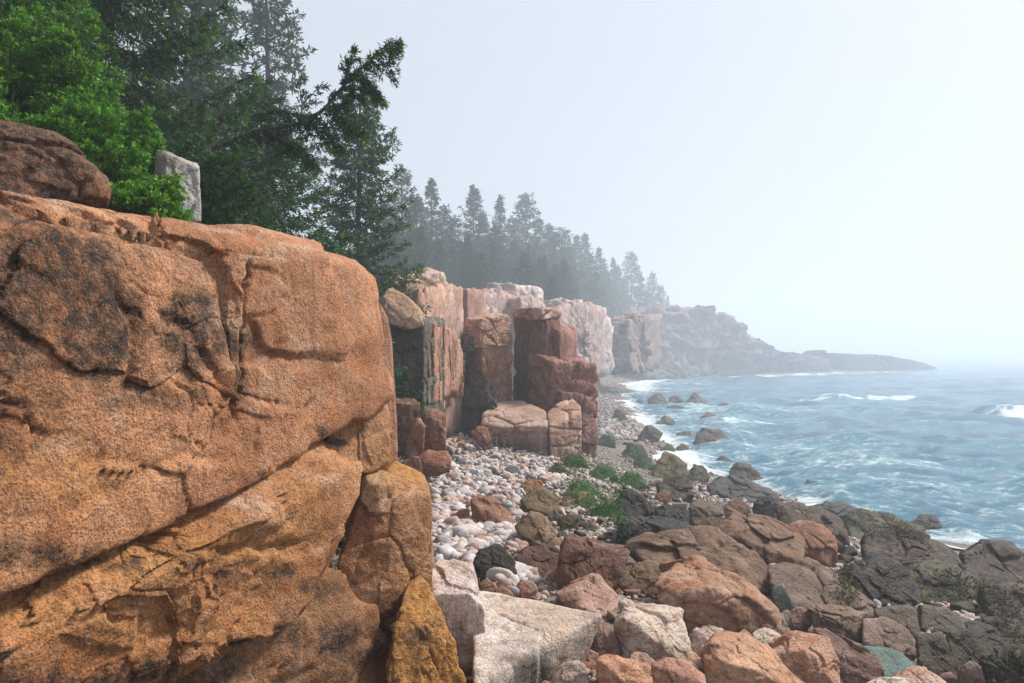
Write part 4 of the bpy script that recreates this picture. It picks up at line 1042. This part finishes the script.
# ---------------------------------------------------------------- trees
def tube(path, rad, k=7):
    path = np.asarray(path, float); n = len(path)
    a = np.linspace(0, 2 * np.pi, k, endpoint=False)
    t = np.gradient(path, axis=0); t /= np.linalg.norm(t, axis=1)[:, None] + 1e-9
    ref = np.where(np.abs(t[:, 2:3]) > .9, np.array([[1., 0, 0]]), np.array([[0, 0, 1.]]))
    u = np.cross(t, ref); u /= np.linalg.norm(u, axis=1)[:, None]; w = np.cross(t, u)
    V = path[:, None] + (u[:, None] * np.cos(a)[None, :, None] + w[:, None] * np.sin(a)[None, :, None]) * np.asarray(rad)[:, None, None]
    i, j = np.meshgrid(np.arange(n - 1), np.arange(k), indexing='ij'); j2 = (j + 1) % k
    return V.reshape(-1, 3), np.stack([i * k + j, i * k + j2, (i + 1) * k + j2, (i + 1) * k + j], -1).reshape(-1, 4)


def needles(P0, A, ln, wd, rg, shade, tip, mult=1):
    """one slim leaf-shaped face per row: base P0, direction A"""
    if mult > 1:
        P0, A, shade, tip = (np.repeat(q, mult, 0) for q in (P0, A, shade, tip))
        A = A / (np.linalg.norm(A, axis=1)[:, None] + 1e-9) + rg.normal(0, .45, A.shape); P0 = P0 + rg.normal(0, ln * .22, P0.shape)
    n = len(P0)
    A = A / (np.linalg.norm(A, axis=1)[:, None] + 1e-9)
    s = np.cross(A, rg.normal(size=(n, 3))); s /= np.linalg.norm(s, axis=1)[:, None] + 1e-9
    L = (ln * rg.uniform(.6, 1.25, n))[:, None]; W = (wd * rg.uniform(.7, 1.3, n))[:, None]
    V = np.stack([P0, P0 + A * L * .45 + s * W, P0 + A * L, P0 + A * L * .45 - s * W], 1).reshape(-1, 3)
    Fc = np.arange(4 * n).reshape(n, 4)
    return V, Fc, np.repeat(shade, 4), np.repeat(tip, 4)


def branch_sprays(path, rg, step, tw, hang, nl, ln, wd, bare=.12, shade0=.5):
    """needle sprays along one limb; returns rows of bases, directions, shade, tip, and the twig lines"""
    path = np.asarray(path); seg = np.linalg.norm(np.diff(path, axis=0), axis=1); cum = np.append(0, np.cumsum(seg)); L = cum[-1]
    m = max(3, int(L * (1 - bare) / step)); s = L * (bare + (1 - bare) * (np.arange(m) + rg.random(m)) / m)
    B = np.stack([np.interp(s, cum, path[:, k]) for k in range(3)], 1)
    T = np.stack([np.interp(np.minimum(s + .05, L), cum, path[:, k]) - np.interp(np.maximum(s - .05, 0), cum, path[:, k]) for k in range(3)], 1)
    T /= np.linalg.norm(T, axis=1)[:, None] + 1e-9
    u = s / L
    side = np.cross(T, [0, 0, 1.]); side /= np.linalg.norm(side, axis=1)[:, None] + 1e-9
    side *= np.where(np.arange(m) % 2 == 0, 1, -1)[:, None]
    tl = tw * np.clip(np.minimum(1.15 - u * .85, .45 + 2.2 * u), .2, 1) * rg.uniform(.55, 1.2, m)
    dr = T * rg.uniform(.45, .9, (m, 1)) + side * rg.uniform(.5, 1.0, (m, 1)) + rg.normal(0, .18, (m, 3)) + np.array([0, 0, -1.]) * (hang * rg.uniform(.4, 1.3, (m, 1)))
    dr /= np.linalg.norm(dr, axis=1)[:, None]
    q = (np.arange(nl) + .5) / nl
    c = B[:, None] + dr[:, None] * (tl[:, None] * q[None])[:, :, None]
    c[:, :, 2] -= hang * .35 * tl[:, None] * q[None] ** 2
    c = c.reshape(-1, 3) + rg.normal(0, wd * .6, (m * nl, 3))
    d = np.repeat(dr, nl, 0) + rg.normal(0, .5, (m * nl, 3))
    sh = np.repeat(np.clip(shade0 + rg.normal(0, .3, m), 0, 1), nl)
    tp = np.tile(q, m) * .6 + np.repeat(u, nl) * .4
    tt = np.linspace(0, 1, 12)                        # the limb's own tip and spine are needled too
    return c, d, sh, tp


def spruce_mesh(h, R, seed, dz=.32, step=.16, nl=5, ln=.2, wd=.030, hang=.35, first=.06, lean=0.0, sparse=0.0, up=0.0, prof=.85, limb_k=4, mult=3):
    """trunk with limbs, and the needle crown, of one conifer"""
    rg = np.random.default_rng(seed)
    tv, tf = [], []; n0 = 0
    zz = np.linspace(0, h, 14)
    wob = np.stack([.02 * h * np.sin(zz / h * 4 + seed) * .3 + lean * zz * (zz / h), .015 * h * np.cos(zz / h * 3.3 + seed) * .3, zz], 1)
    r = .013 * h * (1 - zz / h) ** .8 + .012
    r[0] *= 1.5
    v, f = tube(wob, r, 9); tv.append(v); tf.append(f); n0 += len(v)
    C, D, S, T = [], [], [], []
    z = first * h
    while z < h * .985:
        u = z / h
        nb = int(rg.integers(4, 7)) if u < .93 else 3
        a0 = rg.uniform(0, 6.3)
        for k in range(nb):
            if rg.random() < sparse: continue
            a = a0 + 2 * np.pi * k / nb + rg.normal(0, .22)
            L = R * ((1 - u) ** prof + .05) * rg.uniform(.62, 1.12) * (1 if u > .16 else .6 + 2.5 * u)
            if L < .12: L = .12
            s = np.linspace(0, 1, 7)
            slope = (.35 * u - .28 + up) + rg.normal(0, .07)
            base = np.array([np.interp(z, zz, wob[:, 0]), np.interp(z, zz, wob[:, 1]), z + rg.uniform(-.4, .4) * dz])
            pth = np.stack([np.cos(a) * L * s, np.sin(a) * L * s, L * (slope * s - .22 * np.sin(s * np.pi) * (1 - u) + .20 * s ** 3)], 1) + base
            pth[:, :2] += rg.normal(0, .03 * L, (7, 2)) * s[:, None]
            v, f = tube(pth, (.004 + .011 * L) * (1 - .85 * s), limb_k); tv.append(v); tf.append(f + n0); n0 += len(v)
            c, d, sh, tp = branch_sprays(pth, rg, step, max(.16, .42 * L) if L < 1.5 else .30 * L + .18, hang, nl, ln, wd, shade0=.25 + .5 * rg.random())
            C.append(c); D.append(d); S.append(sh); T.append(tp)
        z += dz * rg.uniform(.75, 1.25) * (1.1 - .45 * u)
    top = np.stack([np.full(14, wob[-1, 0]), np.full(14, wob[-1, 1]), np.linspace(h * .96, h * 1.0, 14)], 1) + rg.normal(0, .02, (14, 3))
    C.append(top); D.append(rg.normal(0, .5, (14, 3)) + [0, 0, 1]); S.append(np.full(14, .6)); T.append(np.full(14, .8))
    V, Fc, s_, t_ = needles(np.vstack(C), np.vstack(D), ln, wd, rg, np.concatenate(S), np.concatenate(T), mult)
    return (np.vstack(tv), np.vstack(tf)), (V, Fc, s_, t_)


def make_tree(name, label, geo, mat='spruce', cat='tree', group=None, loc=(0, 0, 0)):
    root = link(name, None, loc=loc); tag(root, label, cat, group)
    (tv, tf), (v, f, s, t) = geo
    link('trunk', mesh('trunk', tv, tf, M['bark']), root)
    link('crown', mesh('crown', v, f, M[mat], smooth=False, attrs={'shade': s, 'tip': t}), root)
    return root


def copy_tree(src, label, loc, rz, sc, group=None, sz=None):
    r = src.copy(); COL.objects.link(r)
    r.location = loc; r.rotation_euler = (random.gauss(0, .02), random.gauss(0, .02), rz); r.scale = (sc, sc, sz or sc); r['label'] = label
    if group: r['group'] = group
    elif 'group' in r: del r['group']
    for ch in list(src.children):
        c = ch.copy(); COL.objects.link(c); c.parent = r
    return r


def foot(px, d):
    x = (px - CX) / F * d
    return (x, d, gz(x, d) - .15)


# --- the dark spruces above the orange cliff
T_ = lambda n_, l_, g_, loc: make_tree(n_, l_, g_, 'spruce' if loc[1] > 30 else 'spruce_near', loc=loc)
T_('spruce_tree', 'tall dark spruce filling the upper left behind the bright green shrubs', spruce_mesh(13.5, 3.3, 3, .25, .085, 7, .105, .0125, .5, .05, mult=7), loc=foot(95, 13.5))
big = T_('spruce_tree', 'big dark spruce whose ragged branch reaches out toward the open sky', spruce_mesh(5.0, 2.7, 9, .21, .08, 7, .10, .0115, .5, .03, prof=.7, mult=7), loc=foot(212, 12.6))
T_('spruce_tree', 'low dark spruce just behind the upright grey slab', spruce_mesh(3.4, 1.7, 15, .20, .09, 6, .09, .010, .35, .02, prof=.6, mult=5), loc=foot(268, 10.6))
T_('spruce_tree', 'young spruce with soft green sides at the right end of the cliff top', spruce_mesh(4.0, 1.7, 17, .22, .10, 6, .10, .012, .35, .02, mult=5), loc=foot(300, 14.5))
T_('spruce_tree', 'bushy spruce whose dark boughs hang under the reaching branch', spruce_mesh(4.6, 2.0, 37, .22, .09, 6, .11, .013, .45, .02, prof=.6, mult=5), loc=foot(292, 16.5))
T_('spruce_tree', 'dense dark spruce behind the reaching branch', spruce_mesh(6.0, 2.5, 19, .26, .11, 6, .14, .018, .4, .03, mult=4), loc=foot(262, 19))
T_('spruce_tree', 'full dark green spruce at the brink of the pink cliff', spruce_mesh(10.5, 2.7, 23, .30, .12, 6, .16, .021, .4, .03, prof=.62, mult=4), loc=foot(358, 26))
T_('spruce_tree', 'low spreading spruce skirt at the foot of the brink spruce', spruce_mesh(3.2, 1.9, 27, .26, .13, 6, .17, .025, .3, .02, prof=.5), loc=foot(392, 23.2))
T_('spruce_tree', 'short dark spruce between the brink spruce and the reaching branch', spruce_mesh(4.6, 2.6, 29, .26, .12, 6, .15, .020, .35, .02, mult=4), loc=foot(322, 22))
T_('spruce_tree', 'tall sparse spruce paled by fog with its bare trunk showing', spruce_mesh(21, 4.2, 31, .75, .24, 6, .34, .055, .3, .3, sparse=.30, prof=.6), loc=foot(266, 44))
T_('spruce_tree', 'fog softened spruce left of the sparse pale spruce', spruce_mesh(17, 3.6, 33, .55, .22, 6, .32, .05, .35, .1), loc=foot(215, 38))
# the long ragged branch that leaves the big spruce (a part of it)
rg = np.random.default_rng(77)
tv, tf, n0 = [], [], 0; C, D, S, T = [], [], [], []
inv = np.array(big.location)


def limb(px_path, d0, d1, r0, tw, hang, step=.055, bare=.05, nl=8):
    global n0
    n = len(px_path); k = np.linspace(0, n - 1, 5 * n)
    xs = np.interp(k, range(n), [p[0] for p in px_path]); ys = np.interp(k, range(n), [p[1] for p in px_path])
    pth = np.array([P(x, y, d0 + (d1 - d0) * t) for x, y, t in zip(xs, ys, np.linspace(0, 1, 5 * n))]) - inv
    pth += np.cumsum(rg.normal(0, .008, pth.shape), 0)
    v, f = tube(pth, r0 * (1 - .85 * np.linspace(0, 1, 5 * n)), 6); tv.append(v); tf.append(f + n0); n0 += len(v)
    c, d, sh, tp = branch_sprays(pth, rg, step, tw, hang, nl, .12, .015, bare=bare, shade0=.3)
    C.append(c); D.append(d); S.append(sh); T.append(tp)


limb([(212, 150), (262, 128), (300, 122), (326, 108), (345, 84), (358, 70), (372, 62), (386, 48), (400, 40)], 12.5, 11.6, .042, .55, .8, bare=.1)
limb([(326, 108), (342, 104), (352, 92), (364, 84), (376, 92)], 12.0, 11.8, .03, .42, 1.0)
limb([(345, 84), (352, 60), (350, 48)], 11.8, 11.8, .025, .3, .6)
limb([(372, 62), (384, 64), (392, 52), (396, 42)], 11.7, 11.5, .02, .32, 1.0)
limb([(358, 70), (366, 78), (374, 90), (382, 100)], 11.7, 11.6, .018, .26, .9)
limb([(326, 108), (340, 118), (352, 126), (362, 132)], 12.0, 11.8, .025, .42, .9)
limb([(300, 122), (318, 128), (330, 136), (338, 150)], 12.1, 11.9, .025, .4, .9)
limb([(300, 122), (304, 104), (302, 84), (306, 74)], 12.1, 12.0, .016, .2, .1, step=.12, nl=4)
limb([(304, 104), (316, 92), (326, 86)], 12.1, 12.0, .012, .16, .2, step=.12, nl=4)
limb([(262, 128), (280, 140), (300, 150), (318, 168)], 12.3, 12.0, .03, .45, .8)
limb([(250, 118), (270, 108), (296, 112), (312, 112)], 12.3, 12.0, .03, .5, .7)
V, Fc, s_, t_ = needles(np.vstack(C), np.vstack(D), .095, .0105, rg, np.concatenate(S), np.concatenate(T), 7)
br = link('reaching_branch', mesh('reaching_branch', np.vstack(tv), np.vstack(tf), M['bark']), big)
link('sprays', mesh('sprays', V, Fc, M['spruce_near'], smooth=False, attrs={'shade': s_, 'tip': t_}), br)


# --- bright green shrubs on the cliff top
def shrub_mesh(h, R, seed, stems=9, lean=(0, 0)):
    rg = np.random.default_rng(seed); tv, tf, n0 = [], [], 0; C, D, S, T = [], [], [], []
    for k in range(stems):
        a = rg.uniform(0, 6.3); rr = R * math.sqrt(rg.random()) * .75; hh = h * rg.uniform(.62, 1.05) * (1 - .3 * rr / R)
        s = np.linspace(0, 1, 9)
        p = np.stack([rr * .5 * math.cos(a) + rr * .6 * math.cos(a) * s ** 1.3 + lean[0] * s ** 1.5, rr * .5 * math.sin(a) + rr * .6 * math.sin(a) * s ** 1.3 + lean[1] * s ** 1.5, hh * s], 1)
        v, f = tube(p, .022 * (1 - .85 * s), 5); tv.append(v); tf.append(f + n0); n0 += len(v)
        for u in np.arange(.08, 1.0, .045):
            for q in range(2):
                b_ = np.array([np.interp(u, s, p[:, i]) for i in range(3)]); az = rg.uniform(0, 6.3)
                L = (.55 * R * (1 - u) ** .6 + .16) * rg.uniform(.5, 1.1); t = np.linspace(0, 1, 5)
                pp = b_ + np.stack([math.cos(az) * L * t, math.sin(az) * L * t, L * (.75 * t - .1 * t * t)], 1)
                c, d, sh, tp = branch_sprays(pp, rg, .035, .16 + .1 * L, -.35, 5, .07, .018, bare=.1, shade0=.2 + .6 * rg.random())
                C.append(c); D.append(d); S.append(sh); T.append(tp)
    V, Fc, s_, t_ = needles(np.vstack(C), np.vstack(D), .055, .0115, rg, np.concatenate(S), np.concatenate(T), 4)
    return (np.vstack(tv), np.vstack(tf)), (V, Fc, s_, t_)


SH = [(-35, 8.8, 3.7, 1.2, 1, 'bright green shrub cut by the left edge above the dark boulder'), (30, 9.6, 4.3, 1.2, 2, 'tallest bright green shrub on the cliff top'),
      (80, 9.3, 3.25, .95, 3, 'bushy bright green shrub right of the tallest one'), (116, 8.8, 2.0, .75, 4, 'rounded bright green shrub sloping down toward the grey slab'),
      (146, 8.3, 1.0, .55, 5, 'lowest bright green shrub touching the upright grey slab'), (64, 8.6, 1.75, .85, 6, 'mid height bright green shrub directly behind the dark boulder'),
      (10, 8.3, 1.9, .8, 7, 'short bright green shrub behind the left end of the dark boulder')]
for px, d, h, R, sd, lab in SH:
    make_tree('shrub', lab, shrub_mesh(h, R, 200 + sd), 'shrub', 'shrub', loc=foot(px, d))
for px, d, h, R, sd, lab in ((216, 9.3, .55, .45, 11, 'small green shrub just right of the upright grey slab'), (245, 9.8, .5, .5, 12, 'low green shrub along the cliff top below the dark spruces'),
                             (282, 10.6, .5, .5, 13, 'low green shrub nearest the right end of the orange cliff top')):
    make_tree('shrub', lab, shrub_mesh(h, R, 200 + sd, 6), 'grass', 'shrub', loc=foot(px, d))

# --- the forest fading into the fog: a few crowns, each tree its own object
protos = []
for k, (h, R, sp, pr) in enumerate(((14, 3.3, .05, .75), (13, 2.7, .10, .85), (15, 3.8, .2, .65), (12, 3.3, .03, .6), (14, 2.5, .16, .95))):
    protos.append(spruce_mesh(h, R, 300 + k, .62, .30, 5, .40, .075, .35, .06, sparse=sp, prof=pr, limb_k=3, mult=2))
PH = [14, 13, 15, 12, 14]
roots = [None] * 5


def place(px, top, d, k, label, group=None):
    d = d * float(np.interp(d, [40, 70, 110, 170], [2.0, 2.1, 2.0, 1.8]))
    x, y, z = foot(px, d)
    hgt = P(px, top, d)[2] - z
    s = hgt / PH[k]
    if roots[k] is None:
        roots[k] = make_tree('spruce_tree', label, protos[k], group=group, loc=(x, y, z)); roots[k].scale = (1.1 * s,) * 2 + (s,)
        return
    copy_tree(roots[k], label, (x, y, z), random.uniform(0, 6.3), s * random.uniform(.95, 1.4), group, s)


for px, top, d, k, lab in ((402, 166, 47, 2, 'tallest fog blurred spruce next to the dark brink spruce'), (431, 180, 56, 1, 'slim fog blurred spruce second from the brink spruce'),
                           (473, 186, 66, 0, 'pointed foggy spruce standing highest above the left of the stack'), (500, 196, 76, 4, 'narrow foggy spruce between the two pointed ones above the stack'),
                           (526, 195, 84, 3, 'foggy spruce with a broad top above the right half of the stack'), (585, 234, 112, 0, 'foggy spruce at the last tall step of the tree line before it drops'),
                           (632, 252, 168, 3, 'solitary looking dark spruce on the headland, taller of the last pair'), (652, 272, 172, 2, 'last small spruce at the seaward end of the headland trees')):
    place(px, top, d, k, lab)
gl = 'fog dimmed spruce in the crowded tree line behind the pink cliffs'
for px, top, d, k in ((386, 205, 40, 3), (416, 196, 52, 0), (446, 206, 60, 3), (420, 226, 44, 1), (456, 216, 58, 2), (440, 240, 50, 0), (484, 214, 70, 1), (466, 232, 60, 4), (498, 226, 66, 3), (513, 216, 80, 2),
                      (515, 240, 68, 0), (541, 220, 88, 1), (550, 224, 94, 0), (535, 240, 78, 4), (556, 232, 84, 2), (562, 228, 100, 3), (568, 246, 92, 0), (574, 236, 106, 1), (395, 240, 36, 0), (476, 250, 54, 2), (545, 256, 76, 3), (590, 254, 100, 2)):
    place(px, top, d, k, gl, 'foggy tree line behind the cliffs')
gh = 'small pale spruce in the thinning tree line on the headland'
for px, top, d, k in ((598, 248, 124, 1), (604, 258, 130, 2), (612, 258, 142, 4), (618, 266, 150, 0), (608, 272, 128, 3), (641, 274, 168, 1), (624, 278, 156, 2), (596, 274, 112, 0), (660, 286, 176, 3), (668, 296, 180, 1), (646, 290, 172, 0)):
    place(px, top, d, k, gh, 'small trees on the headland')
# the wood behind them, one mass
rg = np.random.default_rng(9); Vs, Fs, Ss, Ts, n0 = [], [], [], [], 0
spots = [(q, e) for q, e in zip(rg.uniform(-160, 20, 70), rg.uniform(24, 150, 70))]
for px, d in [(rg.uniform(-250, 560), rg.uniform(30, 105)) for _ in range(90)] + [(rg.uniform(-330, 195), rg.uniform(18, 34)) for _ in range(34)]:
    x = (px - CX) / F * d
    if sdist(np.array([x]), np.array([d]), PLATEAU)[0] < (9 if d > 34 else 4): continue
    v, f, s, t = protos[rg.integers(5)][1]
    sc = rg.uniform(.55, .85) * (1 if px > 330 else 1.15); a = rg.uniform(0, 6.3)
    if 270 < px < 345: continue
    d0 = d; d *= 1.2; x *= 1.2
    R = np.array([[math.cos(a), -math.sin(a), 0], [math.sin(a), math.cos(a), 0], [0, 0, 1]]) * sc
    Vs.append(v @ R.T + np.array([x, d, gz(x, d) - .3])); Fs.append(f + n0); n0 += len(v); Ss.append(s); Ts.append(t)
for _ in range(110):
    px, d = rg.uniform(385, 600), rg.uniform(95, 210); x = (px - CX) / F * d
    if sdist(np.array([x]), np.array([d]), PLATEAU)[0] < 3: continue
    z = gz(x, d) - .3
    top = P(px, np.interp(px, [385, 450, 520, 560, 600], [222, 232, 240, 254, 280]) + rg.uniform(0, 26), d)[2]
    k = int(rg.integers(5)); v, f, s, t = protos[k][1]; sc = max(.3, (top - z) / PH[k]); a = rg.uniform(0, 6.3); wx = sc * rg.uniform(1.0, 1.6)
    R = np.array([[math.cos(a) * wx, -math.sin(a) * wx, 0], [math.sin(a) * wx, math.cos(a) * wx, 0], [0, 0, sc]])
    Vs.append(v @ R.T + np.array([x, d, z])); Fs.append(f + n0); n0 += len(v); Ss.append(s); Ts.append(t)
me = mesh('forest', np.vstack(Vs), np.vstack(Fs), M['spruce'], smooth=False, attrs={'shade': np.concatenate(Ss), 'tip': np.concatenate(Ts)})
kind(link('forest', me), 'stuff', 'dark spruce wood behind the tree line reading as one mass')
# ---------------------------------------------------------------- air, sky, sun, camera
t = NT(bpy.data.materials.new('sea_fog'))
pv = t.n('ShaderNodeVolumePrincipled', {'Color': (.78, .88, 1, 1), 'Density': FOG, 'Anisotropy': .25})
o_ = t.n('ShaderNodeOutputMaterial'); t.t.links.new(pv.outputs[0], o_.inputs['Volume'])
bm = bmesh.new(); bmesh.ops.create_cube(bm, size=1)
for v in bm.verts: v.co = (v.co.x * 4300, v.co.y * 4300, -8.2 if v.co.z < 0 else 72)
me = bpy.data.meshes.new('haze'); bm.to_mesh(me); bm.free(); me.materials.append(t.mat)
kind(link('haze', me), 'stuff', 'sea fog drifting over the cove')

w = bpy.data.worlds.new('World'); SC.world = w; w.use_nodes = True
nt = w.node_tree; nt.nodes.clear()
sky = nt.nodes.new('ShaderNodeTexSky'); sky.sky_type = 'NISHITA'; sky.sun_disc = False
EL, AZ = math.radians(46), math.radians(62)           # sun height; bearing clockwise from +Y
sky.sun_elevation = EL; sky.sun_rotation = AZ; sky.dust_density = 4.0; sky.air_density = 1.0; sky.ozone_density = 1.0
mixn = nt.nodes.new('ShaderNodeMix'); mixn.data_type = 'RGBA'; mixn.inputs[0].default_value = SKYMIX
mixn.inputs[7].default_value = SKYCOL
bg = nt.nodes.new('ShaderNodeBackground'); bg.inputs[1].default_value = SKYSTR
ow = nt.nodes.new('ShaderNodeOutputWorld')
nt.links.new(sky.outputs[0], mixn.inputs[6]); nt.links.new(mixn.outputs[2], bg.inputs[0]); nt.links.new(bg.outputs[0], ow.inputs[0])

ld = bpy.data.lights.new('sun', 'SUN'); ld.energy = SUN; ld.angle = math.radians(10); ld.color = (1, .955, .88)
so = link('sun', ld)
dv = Vector((math.sin(AZ) * math.cos(EL), math.cos(AZ) * math.cos(EL), math.sin(EL)))
so.rotation_euler = dv.to_track_quat('Z', 'Y').to_euler(); so.location = dv * 40

cam = bpy.data.cameras.new('camera'); cam.sensor_width = 36; cam.lens = F * 36 / 1024; cam.shift_y = (HZ - 341.5) / 1024
cam.clip_start = .1; cam.clip_end = 6000
co = link('camera', cam, loc=(0, 0, EYE)); co.rotation_euler = (math.pi / 2, 0, 0)
SC.camera = co
SC.view_settings.view_transform = 'Standard'; SC.view_settings.look = 'None'; SC.view_settings.exposure = EXPO; SC.view_settings.gamma = 1
SC.render.engine = 'CYCLES'
SC.cycles.volume_bounces = 1; SC.cycles.max_bounces = 6; SC.cycles.diffuse_bounces = 3; SC.cycles.glossy_bounces = 3; SC.cycles.transmission_bounces = 4
SC.cycles.use_denoising = True
